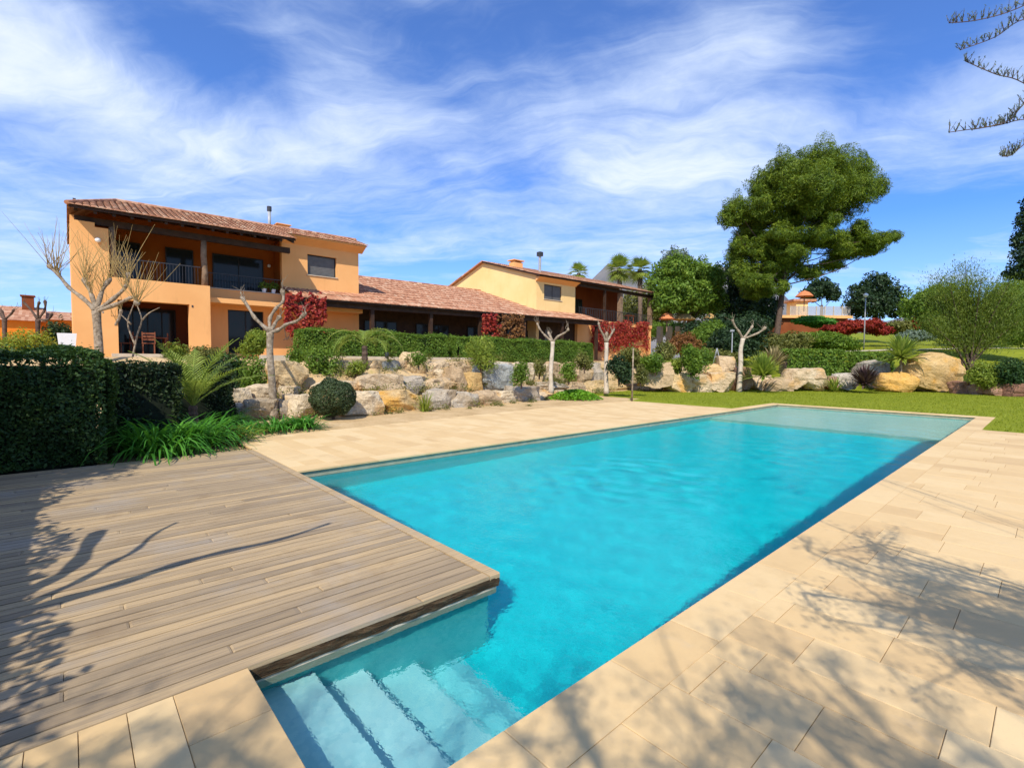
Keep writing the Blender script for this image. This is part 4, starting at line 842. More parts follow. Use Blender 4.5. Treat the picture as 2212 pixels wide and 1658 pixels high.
BUSHES = [
 ('oleander_bush', 'loose green oleander behind the round clipped bush', 690, 842, 742, 42, 17.2, LEAF_GREEN, .16, 200, .25),
 ('oleander_bush', 'green oleander left of the slender pollarded trunk', 556, 868, 762, 36, 16, LEAF_GREEN, .15, 200, .25),
 ('feathery_bush', 'tall feathery yellow-green bush rising from the middle of the boulder wall', 1040, 806, 722, 34, 20, LEAF_YEL, .17, 240, .16),
 ('grey_green_bush', 'grey-green bush right of the blue-grey boulder', 1126, 832, 774, 22, 19.5, LEAF_GREEN, .14, 240, .25),
 ('low_bush', 'small dark green bush right of the first white trunk', 1228, 824, 776, 19, 21, LEAF_GREEN, .14, 240, .35),
 ('round_dark_bush', 'dark green rounded bush right of the second white trunk', 1337, 828, 764, 27, 23.5, LEAF_DARK, .16, 240, .4),
 ('low_bush', 'small olive bush behind the slim post', 1384, 828, 788, 15, 24, LEAF_OLIVE, .14, 240, .35),
 ('leafy_bush', 'upright light green bush behind the boulders left of the pale sculpture', 1492, 812, 742, 24, 27, LEAF_GREEN, .2, 200, .3),
 ('leafy_bush', 'olive bush below the end of the red creeper wall', 1440, 800, 732, 28, 29, LEAF_OLIVE, .2, 180, .3),
 ('leafy_bush', 'dull green bush between red creeper and slim post', 1372, 800, 748, 28, 28, LEAF_OLIVE, .2, 180, .3),
 ('leafy_bush', 'yellow-green bush in front of the orange house pillar', 372, 800, 735, 34, 18, LEAF_YEL, .13, 220, .3),
 ('leafy_bush', 'low yellow-green bush above the dark hedge end', 448, 800, 742, 42, 17, LEAF_OLIVE, .13, 220, .3),
 ('leafy_bush', 'rounded bush of bright green leaves before the glazed door', 545, 770, 706, 36, 19, LEAF_YEL, .14, 240, .3),
 ('leafy_bush', 'dark leafy bush above the left end of the boulder wall', 500, 830, 752, 36, 16.5, LEAF_HEDGE, .14, 240, .3),
 ('leafy_bush', 'scrubby yellow-green bush at the far left behind the hedge', 50, 790, 708, 60, 22, LEAF_YEL, .17, 110, .25),
 ('leafy_bush', 'dark green bush beside the white planter at the far left', 118, 785, 690, 36, 25, LEAF_DARK, .18, 220, .35),
 ('leafy_bush', 'low green bush behind the long row of boulders', 1560, 800, 752, 40, 32, LEAF_OLIVE, .22, 150, .3),
 ('leafy_bush', 'light olive bush under the pine trunk', 1690, 770, 716, 50, 40, LEAF_OLIVE, .28, 110, .3),
 ('leafy_bush', 'wide green bush on the slope below the red hedge', 1770, 758, 714, 62, 42, LEAF_GREEN, .28, 110, .35),
 ('leafy_bush', 'dark spreading bush beneath the pine, left of its trunk', 1600, 775, 690, 70, 38, LEAF_DARK, .26, 140, .35),
 ('grey_cushion_bush', 'pale blue-grey cushion bush on the slope', 1978, 738, 712, 30, 46, LEAF_GREY, .24, 150, .35),
 ('rounded_yellow_bush', 'rounded yellow-green bush right of the biggest boulder', 2130, 838, 778, 30, 27, LEAF_YEL, .15, 260, .35),
 ('leafy_bush', 'dark green bush at the right picture edge behind red-brown rocks', 2190, 842, 772, 40, 26.5, LEAF_HEDGE, .17, 240, .35),
 ('leafy_bush', 'wide bright green bush mass at the right edge on the slope', 2170, 745, 604, 75, 42, LEAF_GREEN, .3, 130, .35),
 ('leafy_bush', 'olive green bush mass behind the feathery tree', 2010, 730, 610, 60, 48, LEAF_GREEN, .3, 100, .35),
 ('red_hedge_bush', 'red-leaved bush row left of the lamp post', 1830, 722, 690, 45, 56, LEAF_RED, .3, 200, .4),
 ('red_hedge_bush', 'red-leaved bush right of the lamp post', 1890, 722, 688, 28, 56, LEAF_RED, .3, 200, .4),
 ('red_hedge_bush', 'small red bush at the right end of the clipped row', 1988, 716, 684, 18, 56, LEAF_RED, .3, 200, .4),
 ('leafy_bush', 'yellowish bush row between the two red bushes on the slope', 1938, 722, 692, 32, 57, LEAF_OLIVE, .3, 160, .4),
 ('leafy_bush', 'bright green low bush under the sunshade terrace', 1760, 705, 682, 45, 60, LEAF_STRAP, .35, 140, .4),
 ('leafy_bush', 'rust-tinted bush under the parasols', 1470, 770, 718, 40, 36, LEAF_RUST, .24, 110, .3),
 ('leafy_bush', 'green bush below the big broadleaf tree', 1530, 760, 690, 45, 40, LEAF_GREEN, .26, 120, .3),

 ('leafy_bush', 'olive-green bush just left of the red creeper wall foot', 1262, 800, 760, 22, 24, LEAF_OLIVE, .15, 220, .3),
 ('leafy_bush', 'mixed green bush behind the slim post, right of the small olive one', 1415, 806, 760, 28, 27, LEAF_GREEN, .18, 200, .3),
 ('leafy_bush', 'pale green bush on top of the boulders before the stone pillars', 1458, 812, 768, 26, 28, LEAF_YEL, .18, 180, .3),
 ('leafy_bush', 'dark bush in the gap below the low dark hedge, beside the first boulders', 500, 890, 800, 30, 15, LEAF_HEDGE, .11, 320, .4),
 ('leafy_bush', 'green bush rising behind the arched brown boulder', 640, 800, 745, 26, 18, LEAF_GREEN, .13, 260, .3),
 ('leafy_bush', 'low green bush spilling over the top boulders below the young palm', 770, 812, 776, 26, 17.6, LEAF_YEL, .11, 300, .3),
 ('leafy_bush', 'small green bush behind the tall upright boulder', 905, 790, 758, 20, 18.6, LEAF_GREEN, .11, 300, .3),
 ('leafy_bush', 'low bush in the boulder wall left of the first white trunk', 1165, 812, 778, 16, 20, LEAF_OLIVE, .12, 280, .3),
 ('leafy_bush', 'straggling green bush above the left end of the long boulder row', 1515, 800, 752, 30, 30, LEAF_GREEN, .2, 170, .3),
]
for n_, lab, x, yb, yt, hw, D, m_, sz, de, asp in BUSHES: bush(n_, lab, 'bush', x, yb, yt, hw, D, m_, sz, de, asp, nb=5 if D > 14 else 4)
# low clipped hedge on the slope
for lab, px0, px1, yt, yb, D in (('low trimmed hedge on the slope behind the boulders, left part', 1702, 1828, 758, 806, 33), ('low trimmed hedge on the slope behind the dark flax', 1832, 1930, 764, 806, 34)):
    a_, b_ = at(px0, yb, D=D), at(px1, yb, D=D); ztop = at((px0+px1)/2, yt, D=D)[2]
    n = 3800; t_ = rng.random(n); P = a_+(b_-a_)*t_[:, None]; P[:, 2] = rng.uniform(min(a_[2], b_[2])-.2, ztop, n)
    face = rng.random(n) < .6; P += np.where(face[:, None], FW*[1, 1, 0]*rng.normal(0, .08, (n, 1)), FW*[1, 1, 0]*rng.uniform(0, 1.3, (n, 1))); P[:, 2] = np.where(face, P[:, 2], ztop+rng.normal(0, .06, n))
    V, Fc, T = leaves(P, np.where(face[:, None], -FW*[1, 1, 0], np.array([0, 0, 1.])), .2, .5, .8)
    t = thing('clipped_hedge', (a_+b_)/2, lab, 'hedge'); obj('foliage', V, Fc, LEAF_GREEN, t, tint=T, kind='stuff')
    c_ = (a_+b_)/2+FW*[1, 1, 0]*.75; obj('inner_twigs', *tube([a_+FW*[1, 1, 0]*.7+[0, 0, .3], b_+FW*[1, 1, 0]*.7+[0, 0, .3]], .5, 8), BARK_DARK, t)
# clipped ball
bb = at(720, 905, z=0); br = 46*pxm(13.6)
t = thing('round_clipped_bush', bb, 'round clipped dark green bush in front of the boulders', 'bush')
V, Fc, T = crown([(bb+[0, 0, .62], (br, br, br*.88))], 3400, .055, .5, .10, .2, .8); obj('foliage', V, Fc, LEAF_BOX, t, tint=T, kind='stuff')
obj('trunk', *tube([bb, bb+[.02, 0, .25], bb+[0, 0, .6]], [.05, .045, .04], 7), BARK_DARK, t)
# strappy clumps: arching ribbons
def straps(name, label, b, n, L, w, m, arch=.8, cat='plant', group=None, up=1.0, spread=.25, segs=5):
    V, Fc, T = [], [], []
    for i in range(n):
        a_ = random.uniform(0, 6.283); l_ = L*random.uniform(.6, 1.1); d = np.array([math.cos(a_), math.sin(a_), 0]); s_ = np.array([-d[1], d[0], 0])
        o_ = b+d*random.uniform(0, spread)+np.array([random.uniform(-.5, .5)*spread, random.uniform(-.5, .5)*spread, 0]); el = random.uniform(.5, 1.35)*up; tt = random.random(); k = len(V)
        x, z = 0., 0.; ang = min(el, 1.5)
        for j in range(segs+1):
            f = j/segs; ww = w*(1-f**1.8)*.5+.0012; p = o_+d*x+np.array([0, 0, z])
            V += [p-s_*ww, p+s_*ww]; T += [tt, tt]; x += l_/segs*math.cos(ang); z += l_/segs*math.sin(ang); ang -= arch*2.1/segs*random.uniform(.7, 1.3)*(1.5-el*.4)
        for j in range(segs): Fc.append((k+2*j, k+2*j+1, k+2*j+3, k+2*j+2))
    return obj(name, V, np.array(Fc), m, label=label, cat=cat, group=group, tint=T, base=b)
for lab, x, y, n, L, sp in (('broad bright green strap-leaved clump at the edge of the deck', 345, 975, 330, .62, .5), ('bright green strap-leaved clump right of it, below the small palm', 425, 958, 260, .6, .5), ('deep green strap-leaved clump at the foot of the small palm, farther right', 478, 918, 230, .55, .45), ('short light green tuft before the slender pollarded trunk', 600, 925, 150, .34, .3), ('short bright green tuft between slender trunk and round bush', 652, 922, 170, .36, .3), ('low yellow-green tuft at the corner of terrace and deck', 490, 948, 160, .3, .45), ('deep green strap clump in the shade behind the small palm', 420, 915, 150, .5, .4), ('low grassy tuft beside the first grey boulder', 545, 930, 120, .28, .35)):
    straps('strap_leaved_plant', lab, at(x, y, z=0), n, L*(1.9 if y > 930 else 1.6), .046, LEAF_STRAP if 'yellow' not in lab else LEAF_YEL, .85, spread=sp)
for i, (x, y) in enumerate(((946, 884), (1142, 876), (842, 893), (1015, 882), (1085, 876))): straps('grass_tuft', ('tiny dry grass tuft on the sand at the terrace edge, '+('second', 'last', 'first', 'third', 'fourth')[i]+' from the left'), at(x, y, z=0), 40, .16, .012, LEAF_OLIVE, .8, cat='plant', spread=.1)
straps('yellow_grass_plant', 'slim upright yellow-green grassy plant between orange and grey boulders', at(917, 888, z=0), 70, .75, .03, LEAF_YEL, .3, up=1.3, spread=.12)
straps('yellow_grass_plant', 'yellow grassy plant between boulders right of the spiky yucca', at(1803, 842, D=29), 60, 1.15, .06, LEAF_YEL, .3, up=1.3, spread=.2)
# weeds and small leafy growth packed between the boulders: nobody could count it
wl = []
for i in range(170):
    X_, Y_ = rng.uniform(3.0, 27), 0
    Y_ = np.interp(X_, RLINE[:, 0], RLINE[:, 1])+rng.choice([rng.uniform(-.5, -.1), rng.uniform(.9, 1.5), rng.uniform(2.2, 3.4)], p=[.25, .4, .35])
    r_ = rng.uniform(.12, .38); n_ = int(40+220*r_); c_ = np.array([X_, Y_, hzf(X_, Y_)+r_*.35+(.35 if Y_ > np.interp(X_, RLINE[:, 0], RLINE[:, 1])+.5 else 0)])
    P_ = c_+rng.normal(0, 1, (n_, 3))*np.array([r_, r_, r_*.6])*.55; wl.append(leaves(P_, np.tile([0, 0, 1.], (n_, 1)), .09, .35, .9, along=rng.normal(0, 1, (n_, 3))+[0, 0, 1.2]))
V, Fc, T = cat_leaves(wl); obj('rock_garden_weeds', V, Fc, LEAF_OLIVE, tint=T, kind='stuff', label='low weeds and small leafy growth between the boulders', cat='weeds')
# bright ground cover mat
P0 = at(1242, 862, z=0); n = 5200; uu = rng.normal(0, 1, (n, 2))*.42; uu = uu[np.hypot(uu[:, 0], uu[:, 1]) < 1]
P = P0+RT*uu[:, :1]*1.25+FW*[1, 1, 0]*uu[:, 1:]*.9; P[:, 2] = .02+rng.random(len(P))**.6*.42*(1-np.clip(np.hypot(uu[:, 0], uu[:, 1]), 0, 1)**2)
V, Fc, T = leaves(P, np.tile([0, 0, 1.], (len(P), 1)), .1, .6, .8); obj('ground_cover_plant', V, Fc, LEAF_LIME, label='bright green ground-cover plant spilling onto the terrace edge', cat='plant', tint=T, base=P0)

# palms ---------------------------------------------------------------------
def frond(b, az, L, el, droop, leaf, n=26, w=.03, pinn=True):
    d = np.array([math.cos(az), math.sin(az), 0]); s_ = np.array([-d[1], d[0], 0]); Ps = []; x = z = 0.; ang = el
    for j in range(n+1):
        Ps.append(b+d*x+np.array([0, 0, z])); x += L/n*math.cos(ang); z += L/n*math.sin(ang); ang -= droop/n
    V, Fc = tube(Ps[::3]+[Ps[-1]], np.linspace(.014, .004, len(Ps[::3])+1)*L/1.2, 5, False); V = list(V)
    for j in range(4, n+1):
        f = j/n; l_ = leaf*math.sin(math.pi*min(1, .18+f*.85))*random.uniform(.8, 1.1); t = Ps[j]-Ps[j-1]; t /= np.linalg.norm(t)
        for sg in (-1, 1):
            dr = s_*sg*.8+t*.75+np.array([0, 0, .28-random.random()*.25]); dr /= np.linalg.norm(dr); k = len(V); q = np.cross(dr, s_*sg+t); q = t
            V += [Ps[j]-q*w*.5, Ps[j]+q*w*.5, Ps[j]+dr*l_*.6+q*w*.35-[0, 0, l_*.03], Ps[j]+dr*l_-[0, 0, l_*.16], Ps[j]+dr*l_*.6-q*w*.35-[0, 0, l_*.03]]; Fc += [(k, k+1, k+2, k+4), (k+4, k+2, k+3)]
    return V, Fc
def palm(name, label, b, trunk_h, tr, nf, L, leaf, m=LEAF_PALM, els=(.35, 1.35), droop=1.3, w=.03, seed=1):
    t = thing(name, b, label, 'palm'); top = b+np.array([0, 0, trunk_h]); rs = random.Random(seed)
    ring = [b+np.array([0, 0, trunk_h*i/10]) for i in range(11)]
    obj('trunk', *tube(ring, [tr*(1.15 if i % 2 else .95)*(1.2-.25*i/10) for i in range(11)], 9), BARK_DARK if trunk_h < 3 else BARK_PINE, t)
    for k in range(nf):
        V, Fc = frond(top, 2.399*k+rs.uniform(-.2, .2), L*rs.uniform(.8, 1.1), els[0]+(els[1]-els[0])*k/nf, droop*rs.uniform(.8, 1.2), leaf, w=w)
        obj('frond', V, Fc, m, t, tint=[rs.random()*.6+.2]*len(V))
    return t
palm('young_palm', 'small young palm with a short brown trunk among the strap-leaved clumps', at(418, 936, z=0), .62, .085, 15, 1.75, .44, els=(.8, 1.5), droop=.8, w=.036)
palm('young_palm', 'young palm with arching fronds rising above the terrace hedge', np.append(at(788, 770, D=18.5)[:2], 1.25), .95, .1, 12, 1.9, .4, els=(.7, 1.45), droop=2.2, w=.035, seed=4)
def fan_palm(label, x, yc, yb, D, r):
    c = at(x, yc, D=D); b = at(x, yb, D=D); t = thing('fan_palm', b, label, 'palm'); V, Fc, T = [], [], []
    obj('trunk', *tube([b, (b+c)/2+[.1, 0, 0], c], [.32, .26, .3], 9), BARK_PINE, t, smooth=True)
    for k in range(46):
        az = 2.399*k+random.uniform(-.4, .4); el = 1.4-2.5*k/46+random.uniform(-.2, .2); d = np.array([math.cos(az)*math.cos(el), math.sin(az)*math.cos(el), math.sin(el)]); hub = c+d*r*random.uniform(.3, .6); side = np.cross(d, [0, 0, 1]); side /= np.linalg.norm(side)+1e-6
        dry = k > 32
        for j in range(11):
            a_ = -1.1+2.2*j/10; dd_ = d*math.cos(a_)+side*math.sin(a_); q = len(V); n_ = np.cross(dd_, d+[0, 0, .01]); s2_ = side*math.cos(a_)-d*math.sin(a_)
            V += [hub, hub+dd_*r*.35+s2_*r*.035, hub+dd_*r*.85-[0, 0, r*.16], hub+dd_*r*.35-s2_*r*.04]; Fc.append((q, q+1, q+2, q+3)); T += [.9 if dry else random.random()*.6]*4
        V += [c, c+side*.02, hub, hub-side*.02]; q = len(V)-4; Fc.append((q, q+1, q+2, q+3)); T += [.5]*4
    V = np.array(V); Fc = np.array(Fc); T = np.array(T)
    obj('crown', V, Fc, LEAF_PALM, t, tint=T, kind='stuff')
fan_palm('fan palm left of the twin pair above the yellow house roof', 1338, 580, 740, 58, 1.65); fan_palm('fan palm right of the twin pair beside the big broadleaf tree', 1382, 582, 740, 60, 1.55); fan_palm('small distant fan palm peeking over the yellow house roof', 1250, 590, 740, 75, 1.6)

# spiky rosettes
def rosette(name, label, c, n, L, w, m, lo=-.3, hi=1.5, stem=0., bend=.12, cat='plant'):
    t = thing(name, c-[0, 0, stem], label, cat); V, Fc, T = [], [], []
    for k in range(n):
        az = 2.399*k+random.uniform(-.2, .2); el = lo+(hi-lo)*(k+.5)/n; d = np.array([math.cos(az)*math.cos(el), math.sin(az)*math.cos(el), math.sin(el)]); s_ = np.array([-math.sin(az), math.cos(az), 0]); l_ = L*random.uniform(.75, 1.08); q = len(V)
        V += [c-s_*w*.4, c+s_*w*.4, c+d*l_*.62+s_*w*.5-[0, 0, l_*bend*.2], c+d*l_-[0, 0, l_*bend], c+d*l_*.62-s_*w*.5-[0, 0, l_*bend*.2]]; Fc += [(q, q+1, q+2, q+4), (q+4, q+2, q+3)]; T += [random.random()]*5
    obj('leaves', V, Fc, m, t, tint=T, kind='stuff')
    obj('stem', *tube([c-[0, 0, max(stem, .2)], c-[0, 0, max(stem, .2)*.5]+[.02, 0, 0], c], [.09, .07, .06], 7), BARK_PALE, t)
    return t
rosette('spiky_yucca', 'large spiky green yucca beside the white trunk on the lawn edge', at(1648, 812, D=28.0), 260, 1.6, .11, LEAF_PALM, -.1, 1.5)
rosette('spiky_yucca', 'pale dry-tipped yucca behind the large green one', at(1672, 790, D=30.5), 120, 1.5, .09, LEAF_DRY, .2, 1.5)
rosette('bronze_flax', 'dark bronze flax plant before the grey boulder', at(1868, 830, D=28.6), 230, 1.4, .11, LEAF_BRONZE, -.1, 1.4)
rosette('stalked_yucca', 'yucca with a rosette of narrow leaves on a bare stalk above the orange boulder', at(1947, 772, D=30), 220, 1.75, .11, LEAF_PALM, -.25, 1.5, stem=1.0)

# ------------------------------------------------------------------ trees
def tree(name, label, base, limbs_to, blobs, m, dens, size, aspect, bark, r0, group=None, lump=.25, fill=.5, upbias=.2, trunk_top=None, spread=.8):
    t = thing(name, base, label, 'tree', group); top = trunk_top if trunk_top is not None else base+(np.mean([b_[0] for b_ in blobs], 0)-base)*.6
    P = smooth_path([base-[0, 0, .3], base+(top-base)*.4+rng.normal(0, .15, 3)*[1, 1, 0], top], 4); obj('trunk', *tube(P, np.linspace(r0*1.15, r0*.6, len(P)), 10), bark, t, smooth=True)
    tr = []
    for c, r in blobs:
        k = random.randint(int(len(P)*.6), len(P)-1); tr.append(tube(smooth_path([P[k], (P[k]+c)/2+[0, 0, -.25*np.linalg.norm(c-P[k])*.3], c], 3), np.linspace(r0*.24, r0*.06, 7), 6, False))
    obj('limbs', *join(*tr), bark, t, smooth=True)
    V, Fc, T = crown(blobs, dens, size, aspect, lump, fill, spread, upbias=upbias); obj('crown', V, Fc, m, t, tint=T, kind='stuff'); return t
def zp(a, b): return 1464.9+a*.26513, 293+b*.26513
PD = 45.; blobs = []
for cx_, cy_, rx, ry in ((1200, 250, 230, 130), (900, 320, 210, 140), (1450, 330, 150, 140), (700, 430, 150, 110), (1100, 430, 270, 140), (1500, 450, 130, 100), (1640, 420, 45, 70), (480, 600, 105, 85), (400, 670, 70, 65), (700, 590, 180, 95), (1000, 570, 220, 100), (1300, 570, 160, 100), (620, 700, 200, 45), (900, 700, 140, 45), (600, 810, 160, 55), (850, 830, 220, 60), (1150, 840, 200, 60), (1400, 850, 180, 52), (1600, 855, 150, 45), (1755, 820, 75, 34), (1480, 745, 85, 48), (1350, 950, 160, 45), (1550, 925, 120, 38), (560, 1085, 130, 55), (750, 1070, 110, 60), (1060, 1115, 130, 45), (680, 950, 190, 62), (920, 960, 160, 60), (650, 1190, 140, 45), (740, 1265, 95, 32), (1250, 1050, 110, 38), (470, 980, 80, 70), (800, 1140, 120, 60), (880, 1060, 120, 55), (560, 1180, 90, 60), (480, 1110, 80, 60), (820, 900, 150, 50), (1150, 700, 130, 60), (1250, 690, 90, 50), (500, 900, 100, 60), (620, 1280, 110, 45), (860, 1230, 60, 40)):
    x, y = zp(cx_, cy_); dd_ = random.uniform(-2.6, 1.6); c = at(x, y, D=PD+dd_); k = .26513*pxm(PD+dd_); blobs.append((c, np.array([rx*k*1.14, max(rx*.8, ry)*k, ry*k*1.28])))
pb = at(*zp(790, 1540), D=PD); pb[2] = 3.0
tree('pine_tree', 'large wind-swept umbrella pine rising above the garden at the right', pb, None, blobs, LEAF_PINE, 250, .34, .15, BARK_DARK, .27, lump=.32, fill=.6, upbias=.45, trunk_top=at(*zp(900, 800), D=PD))
def px_tree(name, label, D, yb, bl, m, dens, size, aspect, bark, r0, group=None, upbias=.2, lump=.28, fill=.5):
    B = [(at(x, y, D=D+random.uniform(-.04, .03)*D), np.array([rx*pxm(D), max(rx*.8, ry*.7)*pxm(D), ry*pxm(D)])) for x, y, rx, ry in bl]
    b = at(np.mean([q[0] for q in bl]), yb, D=D); return tree(name, label, b, None, B, m, dens, size, aspect, bark, r0, group, lump, fill, upbias)
px_tree('broadleaf_tree', 'big mid-green broadleaf tree between the yellow house and the pine', 50, 740, [(1460, 585, 50, 32), (1510, 600, 50, 36), (1430, 620, 40, 34), (1480, 635, 55, 36), (1535, 640, 38, 36), (1545, 600, 22, 26), (1500, 660, 50, 26), (1440, 655, 38, 24)], LEAF_GREEN, 95, .32, .5, BARK_DARK, .3)
px_tree('pale_top_tree', 'pale grey-green tree top showing above the big broadleaf tree', 62, 740, [(1460, 552, 28, 16), (1478, 562, 20, 14), (1445, 566, 20, 14)], LEAF_GREY, 40, .4, .3, BARK_DARK, .2)
px_tree('dark_cypress_tree', 'dark evergreen tree right behind the left side of the pine', 53, 745, [(1588, 590, 28, 34), (1600, 630, 34, 38), (1622, 665, 38, 34), (1580, 650, 22, 30), (1640, 620, 30, 30), (1660, 660, 30, 26), (1562, 682, 32, 30), (1610, 695, 40, 30), (1650, 692, 34, 26)], LEAF_DARK, 60, .36, .45, BARK_DARK, .3)
px_tree('dark_evergreen_tree', 'dark evergreen tree behind the sunshade terrace', 78, 700, [(1775, 622, 30, 20), (1800, 636, 18, 14), (1750, 636, 24, 14)], LEAF_DARK, 50, .5, .45, BARK_DARK, .3)
px_tree('dark_evergreen_tree', 'wide dark evergreen tree behind the lamp post', 66, 715, [(1860, 640, 30, 28), (1890, 620, 34, 28), (1925, 640, 32, 30), (1850, 665, 30, 22), (1890, 660, 45, 26), (1940, 668, 24, 20), (1905, 608, 18, 16)], LEAF_DARK, 46, .42, .45, BARK_DARK, .3)
px_tree('tall_dark_tree', 'tall dark tree at the right picture edge against the sky', 52, 720, [(2218, 475, 22, 26), (2212, 520, 28, 26), (2220, 560, 32, 24), (2200, 590, 30, 16), (2240, 620, 40, 30), (2230, 440, 18, 22)], LEAF_DARK, 60, .36, .45, BARK_DARK, .35)
px_tree('green_tree', 'round green tree on the slope right of the wide dark evergreen', 60, 720, [(1990, 655, 34, 24), (2020, 640, 30, 24), (1965, 672, 22, 18)], LEAF_GREEN, 50, .36, .45, BARK_DARK, .2)
px_tree('dark_shrub_tree', 'dark shrubby tree below the broadleaf tree behind parasols', 44, 745, [(1560, 700, 40, 24), (1500, 712, 30, 18), (1620, 700, 45, 26)], LEAF_DARK, 60, .3, .45, BARK_DARK, .2)
px_tree('olive_green_tree', 'soft olive-green tree mass seen behind the yellow house terrace', 70, 760, [(1330, 670, 40, 30), (1380, 660, 40, 34), (1425, 680, 34, 26), (1400, 710, 50, 22), (1350, 705, 40, 22), (1300, 690, 30, 22)], LEAF_OLIVE, 40, .42, .4, BARK_DARK, .25)
px_tree('low_green_tree', 'low dark green tree behind the parasols and stone pillars', 58, 745, [(1420, 712, 30, 16), (1465, 712, 34, 18), (1510, 712, 34, 18), (1555, 716, 30, 18)], LEAF_GREEN, 55, .34, .4, BARK_DARK, .2)
px_tree('low_green_tree', 'low green tree row beyond the slope behind the feathery tree', 60, 740, [(2040, 708, 34, 18), (2090, 706, 36, 20), (2140, 704, 36, 22), (2190, 704, 36, 22), (1985, 712, 26, 14)], LEAF_GREEN, 50, .36, .4, BARK_DARK, .2)
# feathery wattle tree at right
fb = at(2092, 800, D=31.5); ft = thing('feathery_tree', fb, 'feathery dark-stemmed tree with ragged crown above the biggest boulder', 'tree')
stems = []; L_ = []
for x, y, yy0 in ((2085, 575, 800), (2050, 610, 805), (2120, 600, 800), (2160, 625, 800), (2020, 640, 805), (2190, 650, 800), (2070, 640, 800), (2110, 650, 800), (2005, 690, 805), (2150, 690, 800), (2040, 700, 805), (2085, 610, 800), (2180, 610, 805), (2205, 690, 805), (2135, 640, 805), (2030, 600, 800)):
    D = 31.5+random.uniform(-1.3, 1.3); tip = at(x, y, D=D); s0 = fb+rng.normal(0, .12, 3)*[1, 1, 0]
    S = smooth_path([s0, s0+(tip-s0)*.35+[0, 0, .3], s0+(tip-s0)*.75+[0, 0, .15], tip], 5); stems.append(tube(S, np.linspace(.07, .012, len(S)), 6, False))
    for k in range(5, len(S)):
        n = 220; P = S[k]+rng.normal(0, 1, (n, 3))*np.array([.46, .46, .30]); up_ = np.tile([0, 0, 1.], (n, 1)); L_.append(leaves(P, rng.normal(0, 1, (n, 3)), .17, .18, .6, along=(tip-S[k-4])/np.linalg.norm(tip-S[k-4])+up_*.4))
obj('stems', *join(*stems), BARK_DARK, ft, smooth=True); V, Fc, T = cat_leaves(L_); obj('crown', V, Fc, LEAF_WATTLE, ft, tint=T, kind='stuff')

# trees beside the photographer: the tamarisk at right reaches into the picture and shades the paving
tb = np.array([1.7, -3.9, 0.]); tm = thing('tamarisk_tree', tb, 'overhanging tamarisk whose fine twigs enter the picture at the top right', 'tree')
fork = np.array([1.7, -3.6, 1.7]); obj('trunk', *tube(smooth_path([tb, tb+[.1, .1, .9], fork], 5), np.linspace(.2, .14, 11), 10), BARK_DARK, tm, smooth=True)
# upper-right visible sprays come from three long limbs
cot = 1/math.tan(SUN_EL); SH = np.array([math.cos(SUN_AZ)*cot, math.sin(SUN_AZ)*cot])
def lift(x, y, z): s_ = at(x, y, z=0); return np.array([s_[0]-SH[0]*z, s_[1]-SH[1]*z, z])
targets = []
for i in range(34):                                      # drooping boughs whose shade lies on the paving by the pool
    x = random.uniform(1720, 2330); y = 1150+(x-1720)*.42+random.uniform(-60, 150); targets.append((lift(x, y, random.uniform(2.8, 4.0)), 1.0))
for i in range(14):
    x = random.uniform(-200, 480); y = random.uniform(1560, 1850); targets.append((lift(x, y, random.uniform(4.6, 5.8)), .7))
for i in range(24):
    x = random.uniform(1000, 2300); y = random.uniform(1430, 1800); targets.append((lift(x, y, random.uniform(3.8, 5.2)), .75))
tw, L_ = [], []
def inview(P):
    d = np.asarray(P)-O3; z = d@FW; return (z > .1) & (np.abs(d@RT) < 1.12*z) & (np.abs(d@UP) < .86*z)
def spray(S, n, leaf, sp):
    if any(inview(q) for q in S): return
    P = []; A = []
    for k in range(len(S)//3, len(S)):
        for q in range(n): P.append(S[k]+rng.normal(0, sp, 3)); A.append(S[k]-S[k-1])
    P = np.array(P); A = np.array(A); A /= np.linalg.norm(A, axis=1, keepdims=True); L_.append(leaves(P, rng.normal(0, 1, P.shape), leaf, .22, .5, along=A))
hubs = [fork+np.array(v) for v in ((.3, .5, .9), (-1.2, .0, 1.5), (.9, .9, .8), (-.4, .6, 1.9), (1.3, .2, 1.2), (-2.2, .5, 1.9), (-3.6, .4, 2.6), (-4.6, .9, 3.0))]
for h in hubs: S = smooth_path([fork, (fork+h)/2+[0, 0, .15], h], 4); tw.append(tube(S, np.linspace(.085, .035, len(S)), 7, False))
for tp, s_ in targets:
    h = min(hubs, key=lambda q: np.linalg.norm(q-tp)); sun2 = np.array([SH[0], SH[1], -1.]); sun2 /= np.linalg.norm(sun2)
    S = smooth_path([h, h+(tp-h)*.5+[0, 0, .22], tp, tp+sun2*.1+rng.normal(0, .28, 3)+[.22, .1, -.12]], 6); 
    if any(inview(q) for q in S): continue
    tw.append(tube(S, np.linspace(.022, .004, len(S)), 5, False)); spray(S, 19, .055, .09*s_)
    for j in range(3):
        k = random.randint(6, len(S)-3); e = S[k]+rng.normal(0, .3, 3)+[.15, .1, -.1]; S2 = smooth_path([S[k], (S[k]+e)/2, e], 4)
        if any(inview(q) for q in S2): continue
        tw.append(tube(S2, np.linspace(.008, .003, len(S2)), 4, False)); spray(S2, 13, .05, .055)
obj('limbs', *join(*tw), BARK_DARK, tm, smooth=True)
V, Fc, T = cat_leaves(L_); obj('foliage', V, Fc, LEAF_OLIVE, tm, tint=T, kind='stuff')
tw, L_ = [], []
